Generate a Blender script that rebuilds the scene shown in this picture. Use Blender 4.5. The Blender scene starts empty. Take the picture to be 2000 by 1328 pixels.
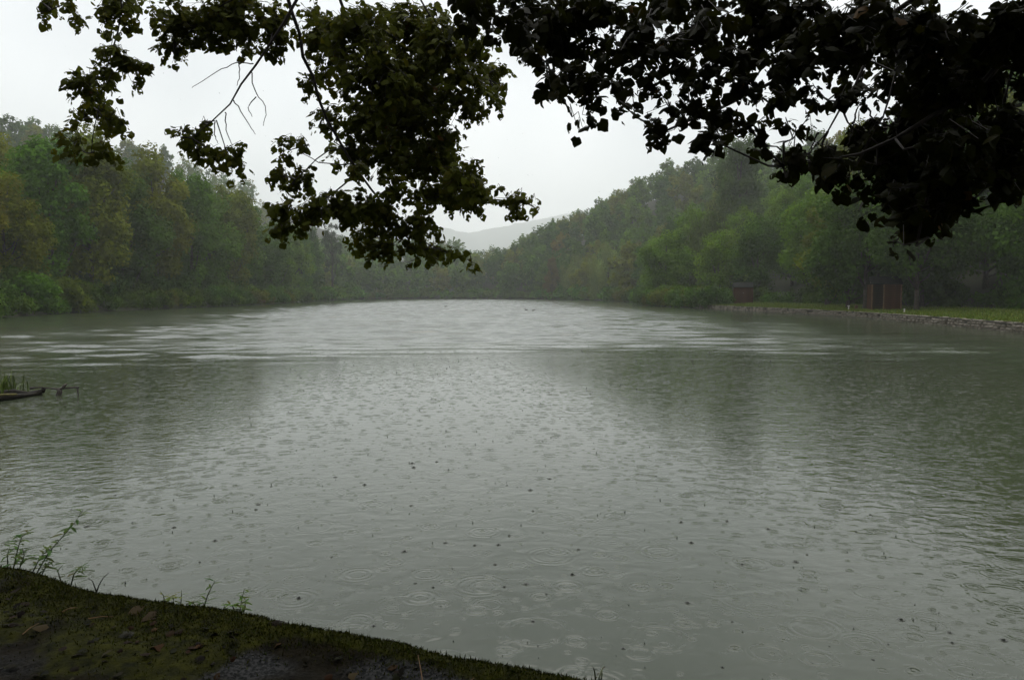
import bpy, math, random
import numpy as np
from mathutils import Vector, Matrix, noise as mnoise

rng = np.random.default_rng(7)
random.seed(7)
SC = bpy.context.scene
COL = SC.collection

# ------------------------------------------------------------------ camera, sky, sun, exposure
CAM_H, FPX, PITCH = 2.2, 1500.0, math.radians(3.434)
cam_d = bpy.data.cameras.new('camera')
cam = bpy.data.objects.new('camera', cam_d)
COL.objects.link(cam)
cam.location = (0, 0, CAM_H)
cam.rotation_euler = (math.radians(90) - PITCH, 0, 0)
cam_d.lens, cam_d.sensor_width = 27.0, 36.0
cam_d.clip_start, cam_d.clip_end = 0.05, 9000
SC.camera = cam

SUN_EL, SUN_AZ = math.radians(60), math.radians(4)      # azimuth measured from +Y towards +X
world = bpy.data.worlds.new('World'); SC.world = world
world.use_nodes = True
wn, wl = world.node_tree.nodes, world.node_tree.links
wn.clear()
wo = wn.new('ShaderNodeOutputWorld'); bg = wn.new('ShaderNodeBackground')
sky = wn.new('ShaderNodeTexSky'); sky.sky_type = 'NISHITA'; sky.sun_disc = False
sky.sun_elevation = SUN_EL; sky.sun_rotation = SUN_AZ
sky.air_density, sky.dust_density, sky.ozone_density = 1.0, 4.0, 1.0
hs = wn.new('ShaderNodeHueSaturation'); hs.inputs['Saturation'].default_value = 0.16; hs.inputs['Value'].default_value = 0.75
tc = wn.new('ShaderNodeTexCoord'); ns = wn.new('ShaderNodeTexNoise')
ns.inputs['Scale'].default_value = 1.6; ns.inputs['Detail'].default_value = 3; ns.inputs['Roughness'].default_value = 0.5
cr = wn.new('ShaderNodeValToRGB')
cr.color_ramp.elements[0].position = 0.38; cr.color_ramp.elements[0].color = (0.36, 0.39, 0.425, 1)
cr.color_ramp.elements[1].position = 0.62; cr.color_ramp.elements[1].color = (1.0, 1.0, 1.0, 1)
vs = wn.new('ShaderNodeVectorMath'); vs.operation = 'SCALE'; vs.inputs['Scale'].default_value = 9.0
mx = wn.new('ShaderNodeMix'); mx.data_type = 'RGBA'; mx.inputs['Factor'].default_value = 0.7
wl.new(sky.outputs[0], hs.inputs['Color']); wmap = wn.new('ShaderNodeMapping'); wmap.inputs['Location'].default_value = (10.2, 5.4, 1.98)
wl.new(tc.outputs['Generated'], wmap.inputs['Vector']); wl.new(wmap.outputs[0], ns.inputs['Vector'])
wl.new(ns.outputs['Fac'], cr.inputs['Fac']); wl.new(cr.outputs['Color'], vs.inputs[0])
wl.new(hs.outputs['Color'], mx.inputs['A']); wl.new(vs.outputs[0], mx.inputs['B'])
wl.new(mx.outputs['Result'], bg.inputs['Color']); bg.inputs['Strength'].default_value = 0.15
wl.new(bg.outputs[0], wo.inputs['Surface'])

sun_d = bpy.data.lights.new('sun', 'SUN'); sun_d.energy = 1.0; sun_d.angle = math.radians(60); sun_d.color = (1.0, 0.97, 0.92)
sun = bpy.data.objects.new('sun', sun_d); COL.objects.link(sun)
sun.rotation_euler = Vector((math.sin(SUN_AZ) * math.cos(SUN_EL), math.cos(SUN_AZ) * math.cos(SUN_EL), math.sin(SUN_EL))).to_track_quat('Z', 'Y').to_euler()

SC.view_settings.view_transform = 'Standard'; SC.view_settings.look = 'None'
SC.view_settings.exposure = 0.68; SC.view_settings.gamma = 1.0; SC.view_settings.use_curve_mapping = False
SC.render.engine = 'CYCLES'
cy = SC.cycles
cy.use_denoising = True
try: cy.denoiser = 'OPENIMAGEDENOISE'
except Exception: pass
cy.max_bounces = 4; cy.diffuse_bounces = 2; cy.glossy_bounces = 2; cy.transmission_bounces = 3; cy.volume_bounces = 1
cy.transparent_max_bounces = 4
cy.caustics_reflective = False; cy.caustics_refractive = False

# ------------------------------------------------------------------ helpers
cp, sp = math.cos(PITCH), math.sin(PITCH)
def ray(px, py):
    u, v = (px - 1000) / FPX, (664 - py) / FPX
    return np.array([u, cp + v * sp, -sp + v * cp])
def at(px, py, Y):
    d = ray(px, py); return np.array([0, 0, CAM_H]) + d * (Y / d[1])
def on_plane(px, py, z):
    d = ray(px, py); return np.array([0, 0, CAM_H]) + d * ((z - CAM_H) / d[2])
def project(P):
    P = np.atleast_2d(P) - np.array([0, 0, CAM_H])
    f = P[:, 1] * cp - P[:, 2] * sp; up = P[:, 1] * sp + P[:, 2] * cp
    f = np.where(f > 0.05, f, 0.05)
    return np.stack([1000 + FPX * P[:, 0] / f, 664 - FPX * up / f, f], 1)

def mesh_np(name, V, F, smooth=False, col=None):
    """V (n,3), F (m,k) or list of index lists; col (m,3) per-face colour stored as attribute 'Col'"""
    me = bpy.data.meshes.new(name)
    V = np.asarray(V, np.float32)
    if isinstance(F, np.ndarray):
        m, k = F.shape
        me.vertices.add(len(V)); me.vertices.foreach_set('co', V.ravel())
        me.loops.add(m * k); me.loops.foreach_set('vertex_index', F.astype(np.int32).ravel())
        me.polygons.add(m); me.polygons.foreach_set('loop_start', np.arange(0, m * k, k, dtype=np.int32))
        me.update(calc_edges=True)
    else:
        me.from_pydata([tuple(map(float, v)) for v in V], [], [tuple(map(int, f)) for f in F]); me.update()
    if col is not None:
        a = me.attributes.new('Col', 'FLOAT_COLOR', 'FACE')
        c = np.ones((len(me.polygons), 4), np.float32); c[:, :3] = col
        a.data.foreach_set('color', c.ravel())
    if smooth:
        me.polygons.foreach_set('use_smooth', np.ones(len(me.polygons), bool))
    return me
def put(name, me, mat, parent=None):
    o = bpy.data.objects.new(name, me); COL.objects.link(o)
    if mat is not None and not me.materials: me.materials.append(mat)
    if parent is not None: o.parent = parent
    return o
def tag(o, label=None, cat=None, group=None, kind=None):
    if label: o['label'] = label
    if cat: o['category'] = cat
    if group: o['group'] = group
    if kind: o['kind'] = kind
    return o
def empty(name, loc=(0, 0, 0), rz=0, label=None, cat=None, group=None):
    o = bpy.data.objects.new(name, None); COL.objects.link(o)
    o.location = [float(c) for c in loc]; o.rotation_euler = (0, 0, rz); o.empty_display_size = 0.3
    return tag(o, label, cat, group)

class MB:
    """collects boxes and tubes into one mesh"""
    def __init__(s): s.V = []; s.F = []
    def add(s, V, F):
        b = len(s.V); s.V += [tuple(v) for v in V]; s.F += [tuple(b + i for i in f) for f in F]; return s
    def box(s, c, size, rot=None, jit=0):
        hx, hy, hz = [a / 2 for a in size]
        V = np.array([[x, y, z] for x in (-hx, hx) for y in (-hy, hy) for z in (-hz, hz)])
        if jit: V += rng.uniform(-jit, jit, V.shape)
        if rot is not None: V = V @ np.array(rot).T
        return s.add(V + np.array(c), [(0, 1, 3, 2), (4, 6, 7, 5), (0, 4, 5, 1), (2, 3, 7, 6), (0, 2, 6, 4), (1, 5, 7, 3)])
    def tube(s, P, R, n=6, cap=True):
        P = np.asarray(P, float); R = np.broadcast_to(R, (len(P),))
        V = []; F = []
        T = np.gradient(P, axis=0); T /= np.linalg.norm(T, axis=1)[:, None] + 1e-9
        ref = np.array([0.31, 0.17, 0.93]) if abs(T[0][2]) < 0.9 else np.array([1.0, 0.1, 0])
        for i in range(len(P)):
            a = np.cross(T[i], ref); a /= np.linalg.norm(a) + 1e-9; b = np.cross(T[i], a)
            for k in range(n):
                an = 2 * math.pi * k / n
                V.append(P[i] + R[i] * (math.cos(an) * a + math.sin(an) * b))
        for i in range(len(P) - 1):
            for k in range(n):
                F.append((i * n + k, i * n + (k + 1) % n, (i + 1) * n + (k + 1) % n, (i + 1) * n + k))
        if cap: F.append(tuple(range(n))[::-1]); F.append(tuple((len(P) - 1) * n + k for k in range(n)))
        return s.add(V, F)
    def mesh(s, name, smooth=False): return mesh_np(name, np.array(s.V), s.F, smooth)
    def build(s, name, mat, parent=None, smooth=False): return put(name, s.mesh(name, smooth), mat, parent)
def rotz(a):
    c, s_ = math.cos(a), math.sin(a); return np.array([[c, -s_, 0], [s_, c, 0], [0, 0, 1]])

# ------------------------------------------------------------------ materials
def new_mat(name):
    m = bpy.data.materials.new(name); m.use_nodes = True
    nt = m.node_tree; b = nt.nodes['Principled BSDF']; return m, nt, b
class NB:
    """small node-building helper"""
    def __init__(s, nt): s.nt = nt
    def n(s, t, **kw):
        x = s.nt.nodes.new(t)
        for k, v in kw.items(): setattr(x, k, v)
        return x
    def L(s, a, b): s.nt.links.new(a, b)
    def inp(s, sock, v):
        if hasattr(v, 'links') or hasattr(v, 'is_linked'): s.L(v, sock)
        else: sock.default_value = v
    def m(s, op, a, b=0.0, c=None, clamp=False):
        x = s.n('ShaderNodeMath', operation=op); x.use_clamp = clamp
        s.inp(x.inputs[0], a); s.inp(x.inputs[1], b)
        if c is not None: s.inp(x.inputs[2], c)
        return x.outputs[0]
    def noise(s, vec, scale, detail=3, rough=0.5, dist=0.0):
        x = s.n('ShaderNodeTexNoise'); s.L(vec, x.inputs['Vector'])
        x.inputs['Scale'].default_value = scale; x.inputs['Detail'].default_value = detail
        x.inputs['Roughness'].default_value = rough; x.inputs['Distortion'].default_value = dist
        return x.outputs['Fac']
    def ramp(s, f, a, b, lo=0.0, hi=1.0):
        x = s.n('ShaderNodeMapRange'); x.interpolation_type = 'SMOOTHSTEP'
        s.inp(x.inputs[0], f); x.inputs[1].default_value = a; x.inputs[2].default_value = b
        x.inputs[3].default_value = lo; x.inputs[4].default_value = hi
        return x.outputs[0]
    def mix(s, f, a, b):
        x = s.n('ShaderNodeMix', data_type='RGBA'); s.inp(x.inputs['Factor'], f)
        for k, v in (('A', a), ('B', b)):
            if isinstance(v, tuple): x.inputs[k].default_value = (*v, 1)
            else: s.L(v, x.inputs[k])
        return x.outputs['Result']
    def map(s, vec, scale=(1, 1, 1), rot=(0, 0, 0), loc=(0, 0, 0)):
        x = s.n('ShaderNodeMapping'); s.L(vec, x.inputs['Vector'])
        x.inputs['Scale'].default_value = scale; x.inputs['Rotation'].default_value = rot; x.inputs['Location'].default_value = loc
        return x.outputs['Vector']

def plain(name, col, rough=0.8, var=0.35, scale=6.0, spec=0.3, bump=0.0, bscale=30.0, metal=0.0):
    m, nt, b = new_mat(name); N = NB(nt)
    tcn = N.n('ShaderNodeTexCoord'); v = tcn.outputs['Object']
    f = N.noise(v, scale, 4, 0.6)
    lo = tuple(c * (1 - var) for c in col); hi = tuple(c * (1 + var) for c in col)
    N.L(N.mix(N.ramp(f, 0.3, 0.7), lo, hi), b.inputs['Base Color'])
    b.inputs['Roughness'].default_value = rough; b.inputs['Specular IOR Level'].default_value = spec; b.inputs['Metallic'].default_value = metal
    if bump:
        bp = N.n('ShaderNodeBump'); bp.inputs['Strength'].default_value = bump; bp.inputs['Distance'].default_value = 0.02
        N.L(N.noise(v, bscale, 4, 0.6), bp.inputs['Height']); N.L(bp.outputs[0], b.inputs['Normal'])
    return m
def leaf_mat(name, translucent=0.25, rough=0.5, spec=0.35, use_obj=True, gain=1.0):
    """leaf colour = object colour x per-face tint"""
    m, nt, b = new_mat(name); N = NB(nt)
    at_ = N.n('ShaderNodeAttribute', attribute_name='Col'); c = at_.outputs['Color']
    if use_obj:
        oi = N.n('ShaderNodeObjectInfo'); mul = N.n('ShaderNodeMix', data_type='RGBA', blend_type='MULTIPLY')
        mul.inputs['Factor'].default_value = 1.0
        N.L(c, mul.inputs['A']); N.L(oi.outputs['Color'], mul.inputs['B']); c = mul.outputs['Result']
    N.L(c, b.inputs['Base Color']); b.inputs['Roughness'].default_value = rough; b.inputs['Specular IOR Level'].default_value = spec
    if translucent > 0:
        tr = N.n('ShaderNodeBsdfTranslucent'); N.L(c, tr.inputs['Color'])
        ms = N.n('ShaderNodeMixShader'); ms.inputs[0].default_value = translucent
        N.L(b.outputs[0], ms.inputs[1]); N.L(tr.outputs[0], ms.inputs[2])
        N.L(ms.outputs[0], nt.nodes['Material Output'].inputs['Surface'])
    return m

M = {}
M['tree_leaf'] = leaf_mat('tree_leaf', 0.3, 0.8, 0.03)
M['near_leaf'] = leaf_mat('near_leaf', 0.28, 0.55, 0.025)
M['litter'] = leaf_mat('litter', 0.0, 0.6, 0.03, use_obj=False)
M['bark'] = plain('bark', (0.055, 0.045, 0.035), 0.85, 0.4, 5, 0.2, 0.6, 25)
M['twig'] = plain('twig', (0.035, 0.028, 0.022), 0.7, 0.3, 8, 0.3)
M['stone'] = plain('stone', (0.115, 0.10, 0.078), 0.85, 0.6, 1.7, 0.3, 0.6, 8)
M['wall_core'] = plain('wall_core', (0.05, 0.045, 0.035), 0.9, 0.4, 2.0)
M['brown_wood'] = plain('brown_wood', (0.045, 0.017, 0.006), 0.8, 0.5, 3.0, 0.1)
M['pale_wood'] = plain('pale_wood', (0.11, 0.062, 0.026), 0.75, 0.3, 4.0)
M['dark_wood'] = plain('dark_wood', (0.014, 0.012, 0.009), 0.7, 0.4, 6.0, 0.1)
M['moss_wood'] = plain('moss_wood', (0.06, 0.052, 0.01), 0.8, 0.6, 8.0)
M['roof_felt'] = plain('roof_felt', (0.012, 0.012, 0.010), 0.9, 0.4, 2.0, 0.05)
M['white_paint'] = plain('white_paint', (0.42, 0.40, 0.36), 0.6, 0.15, 8.0)
M['sand'] = plain('sand', (0.20, 0.14, 0.07), 0.9, 0.25, 1.5)
M['duck_brown'] = plain('duck_brown', (0.05, 0.042, 0.035), 0.7, 0.3, 20)
M['duck_dark'] = plain('duck_dark', (0.02, 0.022, 0.02), 0.6, 0.2, 20)
M['bill'] = plain('bill', (0.22, 0.13, 0.03), 0.5, 0.1, 20)
M['metal'] = plain('metal', (0.03, 0.03, 0.032), 0.5, 0.3, 10, 0.5)
M['hill'] = plain('hill', (0.045, 0.06, 0.03), 0.9, 0.4, 0.02)

def ground_material():
    m, nt, b = new_mat('ground'); N = NB(nt)
    g = N.n('ShaderNodeNewGeometry'); v = g.outputs['Position']
    f = N.noise(v, 0.35, 5, 0.6); f2 = N.noise(v, 3.0, 4, 0.6)
    c = N.mix(N.ramp(f, 0.35, 0.65), (0.026, 0.034, 0.010), (0.030, 0.025, 0.014))
    c = N.mix(N.ramp(f2, 0.3, 0.75), c, (0.016, 0.020, 0.008))
    N.L(c, b.inputs['Base Color']); b.inputs['Roughness'].default_value = 0.9; b.inputs['Specular IOR Level'].default_value = 0.2
    return m
M['ground'] = ground_material()
def lawn_material():
    m, nt, b = new_mat('lawn'); N = NB(nt)
    g = N.n('ShaderNodeNewGeometry'); v = g.outputs['Position']
    f = N.noise(v, 0.5, 4, 0.6); f2 = N.noise(v, 6.0, 4, 0.6)
    c = N.mix(N.ramp(f, 0.35, 0.65), (0.075, 0.115, 0.018), (0.105, 0.125, 0.024))
    c = N.mix(N.ramp(f2, 0.45, 0.8), c, (0.05, 0.065, 0.02))
    N.L(c, b.inputs['Base Color']); b.inputs['Roughness'].default_value = 0.85; b.inputs['Specular IOR Level'].default_value = 0.2
    return m
M['lawn'] = lawn_material()

def water_material():
    m, nt, b = new_mat('lake_water'); N = NB(nt)
    g = N.n('ShaderNodeNewGeometry'); P = g.outputs['Position']
    sx = N.n('ShaderNodeSeparateXYZ'); N.L(P, sx.inputs[0]); X, Y = sx.outputs[0], sx.outputs[1]
    # raindrop rings: several layers of cells, each with a ring of its own age
    def rings(scale, rmax, lam, w, seed, keep):
        vv = N.map(P, (1, 1, 0), (0, 0, seed * 0.7), (seed * 13.1, seed * 7.7, 0))
        vo = N.n('ShaderNodeTexVoronoi', voronoi_dimensions='2D'); N.L(vv, vo.inputs['Vector'])
        vo.inputs['Scale'].default_value = scale; vo.inputs['Randomness'].default_value = 0.8
        d = N.m('DIVIDE', vo.outputs['Distance'], scale)
        sc = N.n('ShaderNodeSeparateColor'); N.L(vo.outputs['Color'], sc.inputs[0])
        r = N.m('MULTIPLY', sc.outputs[0], rmax)
        dd = N.m('SUBTRACT', d, r)
        wave = N.m('COSINE', N.m('MULTIPLY', dd, 2 * math.pi / lam))
        q = N.m('DIVIDE', dd, w); env = N.m('EXPONENT', N.m('MULTIPLY', N.m('MULTIPLY', q, q), -1.0))
        amp = N.m('MULTIPLY', N.m('SUBTRACT', 1.15, sc.outputs[0]), N.m('LESS_THAN', sc.outputs[1], keep))
        return N.m('MULTIPLY', N.m('MULTIPLY', wave, env), amp)
    r1 = rings(1.35, 0.28, 0.055, 0.060, 1, 0.8)
    r2 = rings(2.8, 0.12, 0.034, 0.030, 2, 0.7)
    r3 = rings(2.1, 0.16, 0.045, 0.040, 3, 0.7)
    r4 = rings(6.0, 0.05, 0.022, 0.018, 4, 0.6)
    ringsum = N.m('ADD', N.m('ADD', N.m('MULTIPLY', r1, 0.0013), N.m('MULTIPLY', r2, 0.0011)), N.m('ADD', N.m('MULTIPLY', r3, 0.0013), N.m('MULTIPLY', r4, 0.0009)))
    # wind ripples, stretched across the view, stronger to the right and out on the lake
    big = N.noise(N.map(P, (0.045, 0.07, 0)), 1.0, 4, 0.6)
    rip = N.noise(N.map(P, (6.0, 8.5, 0), (0, 0, 0.42)), 1.0, 3, 0.55, 0.3)
    rip2 = N.noise(N.map(P, (2.5, 3.0, 0), (0, 0, 0.25)), 1.0, 3, 0.55, 0.3)
    side = N.m('ADD', N.ramp(N.m('SUBTRACT', X, N.m('MULTIPLY', Y, 0.12)), 0.6, 4.5), N.ramp(N.m('SUBTRACT', N.m('MULTIPLY', X, -1), N.m('MULTIPLY', Y, 0.2)), 0.5, 4.0, 0, 0.6), clamp=True)
    ramt = N.m('MULTIPLY', N.m('ADD', N.m('MULTIPLY', side, 0.0046), 0.0022), N.ramp(Y, 6.0, 15.0, 1.0, 1.35))
    rip4 = N.noise(N.map(P, (3.2, 4.2, 0), (0, 0, 0.3), (9, 4, 0)), 1.0, 1, 0.4, 0.8)
    swell = N.noise(N.map(P, (0.10, 0.55, 0), (0, 0, 0.05)), 1.0, 3, 0.5, 0.4)
    # the far stretch lies beyond a wavering line about 26 m out
    line = N.m('ADD', Y, N.m('MULTIPLY', N.m('SUBTRACT', big, 0.5), 30.0))
    far = N.ramp(line, 18.0, 36.0)
    calm = N.ramp(N.noise(N.map(P, (0.05, 0.28, 0), (0, 0, 0.06), (3, 1, 0)), 1.0, 3, 0.6), 0.40, 0.60)
    lee = N.ramp(N.m('ADD', N.m('ABSOLUTE', N.m('ADD', X, 10.0)), N.m('MULTIPLY', N.m('SUBTRACT', big, 0.5), 16.0)), 18.0, 40.0, 1.0, 0.25)
    h = N.m('ADD', ringsum, N.m('MULTIPLY', rip, ramt))
    h = N.m('ADD', h, N.m('MULTIPLY', rip4, N.ramp(Y, 6.0, 14.0, 0.0075, 0.0)))
    h = N.m('ADD', h, N.m('MULTIPLY', rip2, N.m('MULTIPLY', N.m('ADD', side, 0.12), 0.0065)))
    rip3 = N.noise(N.map(P, (0.9, 1.5, 0), (0, 0, 0.15), (5, 2, 0)), 1.0, 3, 0.6, 0.3)
    mid = N.m('MULTIPLY', N.ramp(Y, 6.0, 15.0), N.m('ADD', side, 0.05))
    h = N.m('ADD', h, N.m('MULTIPLY', rip3, N.m('MULTIPLY', mid, 0.012)))
    h = N.m('ADD', h, N.m('MULTIPLY', swell, N.m('MULTIPLY', far, 0.0)))
    bp = N.n('ShaderNodeBump'); bp.inputs['Strength'].default_value = 1.0; bp.inputs['Distance'].default_value = 1.0
    N.L(h, bp.inputs['Height']); N.L(bp.outputs[0], b.inputs['Normal'])
    c = N.mix(N.ramp(big, 0.3, 0.7), (0.042, 0.052, 0.030), (0.046, 0.054, 0.033))
    N.L(c, b.inputs['Base Color'])
    ro = N.m('ADD', 0.045, N.m('MULTIPLY', far, N.m('MULTIPLY', lee, N.m('SUBTRACT', 0.16, N.m('MULTIPLY', calm, 0.08)))))
    N.L(ro, b.inputs['Roughness'])
    b.inputs['IOR'].default_value = 1.333; b.inputs['Specular IOR Level'].default_value = 0.5
    return m
M['water'] = water_material()

def bank_material():
    m, nt, b = new_mat('mossy_bank'); N = NB(nt)
    g = N.n('ShaderNodeNewGeometry'); v = g.outputs['Position']
    at_ = N.n('ShaderNodeAttribute', attribute_name='Moss')
    f = N.noise(v, 2.2, 5, 0.6); f2 = N.noise(v, 14.0, 5, 0.65); f3 = N.noise(v, 60.0, 4, 0.6)
    soil = N.mix(N.ramp(f2, 0.35, 0.65), (0.003, 0.0025, 0.0012), (0.009, 0.007, 0.003))
    conc = N.mix(N.ramp(f3, 0.4, 0.62), (0.007, 0.008, 0.008), (0.038, 0.038, 0.038))
    moss = N.mix(N.ramp(f2, 0.3, 0.7), (0.005, 0.006, 0.001), (0.026, 0.027, 0.002))
    sc = N.n('ShaderNodeSeparateColor'); N.L(at_.outputs['Color'], sc.inputs[0])
    c = N.mix(sc.outputs[1], soil, conc)
    c = N.mix(N.ramp(N.m('ADD', sc.outputs[0], N.m('MULTIPLY', N.m('SUBTRACT', f, 0.5), 1.6)), 0.35, 0.6), c, moss)
    N.L(c, b.inputs['Base Color']); b.inputs['Roughness'].default_value = 0.75; b.inputs['Specular IOR Level'].default_value = 0.03
    bp = N.n('ShaderNodeBump'); bp.inputs['Strength'].default_value = 0.8; bp.inputs['Distance'].default_value = 0.012
    N.L(N.m('ADD', f2, N.m('MULTIPLY', f3, 0.5)), bp.inputs['Height']); N.L(bp.outputs[0], b.inputs['Normal'])
    return m
M['bank'] = bank_material()

def drop_material():
    m, nt, b = new_mat('rain_drop'); b.inputs['Base Color'].default_value = (0.8, 0.82, 0.82, 1)
    b.inputs['Transmission Weight'].default_value = 1.0; b.inputs['IOR'].default_value = 1.333; b.inputs['Roughness'].default_value = 0.02
    return m
M['drop'] = drop_material()
def splash_material():
    m, nt, b = new_mat('splash_water'); b.inputs['Base Color'].default_value = (0.035, 0.04, 0.03, 1)
    b.inputs['IOR'].default_value = 1.333; b.inputs['Roughness'].default_value = 0.06
    return m
M['splash'] = splash_material()

# ------------------------------------------------------------------ terrain
LAKE = np.array([(-3.05, 4.5), (0.36, 3.1), (5, 1.2), (14, -0.5), (24, 8), (28, 28), (28.9, 43.4), (30.7, 54), (32, 69), (31.8, 87), (29.3, 110),
                 (27, 130), (26, 143), (29, 170), (32, 200), (30, 250), (15, 300), (-10, 325), (-40, 328), (-64, 310), (-62, 254), (-55, 183),
                 (-51, 127), (-52, 97), (-48.5, 72), (-47, 55), (-30, 32), (-12.8, 15), (-9, 8.4)], float)
def lake_dist(P):
    """signed distance to the shoreline, negative on the lake"""
    P = np.atleast_2d(P)[:, :2]; A = LAKE; B = np.roll(LAKE, -1, 0)
    best = np.full(len(P), 1e9); inside = np.zeros(len(P), bool)
    for a, b in zip(A, B):
        e = b - a; w = P - a
        t = np.clip((w @ e) / (e @ e), 0, 1)
        best = np.minimum(best, np.linalg.norm(w - t[:, None] * e, axis=1))
        c = ((a[1] <= P[:, 1]) & (b[1] > P[:, 1])) | ((b[1] <= P[:, 1]) & (a[1] > P[:, 1]))
        with np.errstate(divide='ignore', invalid='ignore'):
            xi = a[0] + (P[:, 1] - a[1]) / (b[1] - a[1] if b[1] != a[1] else 1e-9) * e[0]
        inside ^= c & (P[:, 0] < xi)
    return np.where(inside, -best, best)
def sstep(a, b, x):
    t = np.clip((x - a) / (b - a), 0, 1); return t * t * (3 - 2 * t)
def vnoise(P, s, seed=0.0):
    return np.array([mnoise.noise(Vector((float(p[0]) * s + seed, float(p[1]) * s - seed, seed))) for p in P])
XS_Y = np.array([-50, 40, 60, 110, 200, 250, 300, 350, 400, 3000.]); XS_X = np.array([52, 44, 45, 42, 42, 38, 18, -12, -20, -20.])
def ground_z(P):
    P = np.atleast_2d(P)[:, :2]; x, y = P[:, 0], P[:, 1]
    d = lake_dist(P)
    left = np.minimum(np.clip(d, 0, 20) * 0.2 + np.clip(d - 20, 0, None) * 0.45, 60) * sstep(10, -45, x) * sstep(5, 60, y) * (1 - 0.7 * sstep(110, 260, y) * sstep(-185, -120, x))
    xs = np.interp(y, XS_Y, XS_X)
    right = np.minimum(np.clip(x - xs, 0, None) * 0.50, 46) * sstep(-5, 40, y) * (1 - 0.6 * sstep(450, 800, y))
    far = np.clip(d, 0, 60) * 0.06 * sstep(290, 340, y)
    base = np.where(d > 0, 0.1 + np.minimum(d * 0.4, 0.35), np.maximum(d * 0.5, -1.5) - 0.15)
    z = base + left + right + far
    return np.where(d < 0, base, z)
def spaced(lo, hi, step, end_lo, end_hi):
    a = list(np.arange(lo, hi + step, step)); s = step
    up = []; v = a[-1]
    while v < end_hi: s *= 1.25; v += s; up.append(min(v, end_hi))
    s = step; dn = []; v = a[0]
    while v > end_lo: s *= 1.25; v -= s; dn.append(max(v, end_lo))
    return np.array(dn[::-1] + a + up)
gx = spaced(-130, 130, 2.0, -5800, 5800); gy = spaced(-20, 420, 2.0, -5800, 5800)
GX, GY = np.meshgrid(gx, gy); GP = np.stack([GX.ravel(), GY.ravel()], 1)
GZ = ground_z(GP)
nx, ny = len(gx), len(gy)
ii = (np.arange(ny - 1)[:, None] * nx + np.arange(nx - 1)[None]).ravel()
put('ground', mesh_np('ground', np.column_stack([GP, GZ]), np.stack([ii, ii + 1, ii + nx + 1, ii + nx], 1), True), M['ground'])['kind'] = 'structure'

# water sheet, with real wind waves on the open stretch beyond about 26 m
WAVE_SLOPE = 0.058
wx = np.concatenate([[-75, -70], np.arange(-66, 36, 0.4), [40, 50, 60]]); wy = np.concatenate([np.arange(-6, 12, 1.0), np.arange(12, 120, 0.2), np.arange(120, 341, 0.35)])
WX, WY = np.meshgrid(wx, wy); wr = np.random.default_rng(3)
def lattice(x, y, seed):          # cheap smooth value noise
    g = np.random.default_rng(seed).random((64, 64)); xi, yi = np.floor(x).astype(int), np.floor(y).astype(int); fx, fy = x - xi, y - yi
    fx, fy = fx * fx * (3 - 2 * fx), fy * fy * (3 - 2 * fy); q = lambda i, j: g[(xi + i) % 64, (yi + j) % 64]
    return (q(0, 0) * (1 - fx) + q(1, 0) * fx) * (1 - fy) + (q(0, 1) * (1 - fx) + q(1, 1) * fx) * fy
patch = lattice(WX * 0.03 + 0.01 * WY, WY * 0.12, 5) * 0.6 + lattice(WX * 0.09, WY * 0.35, 6) * 0.4
edge = 26 + 16 * (lattice(WX * 0.05, WY * 0.03, 7) - 0.5)
amp = sstep(-7, 9, WY - edge) * (0.50 + 0.45 * sstep(0.15, 0.80, patch)) * (1 - 0.90 * sstep(10, 40, np.abs(WX + 12) + 12 * (lattice(WX * 0.04, WY * 0.04, 8) - 0.5)))
WZ = np.zeros_like(WX)
for lam in (0.8, 1.0, 1.3, 1.7, 2.2, 3.0):
    for _ in range(3):
        an, ph = wr.normal(0, 0.45), wr.uniform(0, 6.3); kk = 2 * math.pi / lam
        WZ += WAVE_SLOPE / kk * np.sin(kk * (WX * math.sin(an) + WY * math.cos(an)) + ph)
WZ *= amp
nwx, nwy = len(wx), len(wy); k = (np.arange(nwy - 1)[:, None] * nwx + np.arange(nwx - 1)[None]).ravel()
put('lake_water', mesh_np('lake_water', np.column_stack([WX.ravel(), WY.ravel(), WZ.ravel()]), np.stack([k, k + 1, k + nwx + 1, k + nwx], 1), True), M['water'])['kind'] = 'structure'

# far misty hills at the head of the valley
def far_hill(pts, depth, seed):
    """pts: (azimuth ratio x/y, elevation ratio) of the crest at distance depth"""
    pts = np.array(pts); n = 160; r = np.linspace(pts[0, 0], pts[-1, 0], n)
    e = np.interp(r, pts[:, 0], pts[:, 1])
    V = []; rows = 14
    for j in range(rows):
        t = j / (rows - 1)
        for i in range(n):
            Y = depth * (1 - 0.45 * (1 - t))
            X = r[i] * depth * (0.75 + 0.25 * t)
            z = 2.2 + e[i] * depth * (t ** 1.1) + 9 * mnoise.noise(Vector((X * 0.02, Y * 0.02, seed))) * t + 5 * mnoise.noise(Vector((X * 0.07, Y * 0.07, seed))) * t
            V.append((X, Y, z))
    b = (np.arange(rows - 1)[:, None] * n + np.arange(n - 1)[None]).ravel()
    nb = len(V)
    V += [(r[i] * depth * 1.1, depth * 1.15, 0) for i in range(n)]
    c = (rows - 1) * n + np.arange(n - 1); d_ = nb + np.arange(n - 1)
    F = np.concatenate([np.stack([b, b + 1, b + n + 1, b + n], 1), np.stack([c, c + 1, d_ + 1, d_], 1)])
    o = put('hill', mesh_np('hill', np.array(V), F, True), M['hill']); o['kind'] = 'structure'
far_hill([(-0.62, 0.02), (-0.45, 0.09), (-0.28, 0.115), (-0.18, 0.10), (-0.10, 0.088), (-0.03, 0.072), (0.05, 0.06), (0.2, 0.04)], 4600, 1.0)
far_hill([(-0.35, 0.02), (-0.1, 0.07), (0.03, 0.095), (0.08, 0.105), (0.2, 0.12), (0.4, 0.14)], 4900, 5.0)

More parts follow.
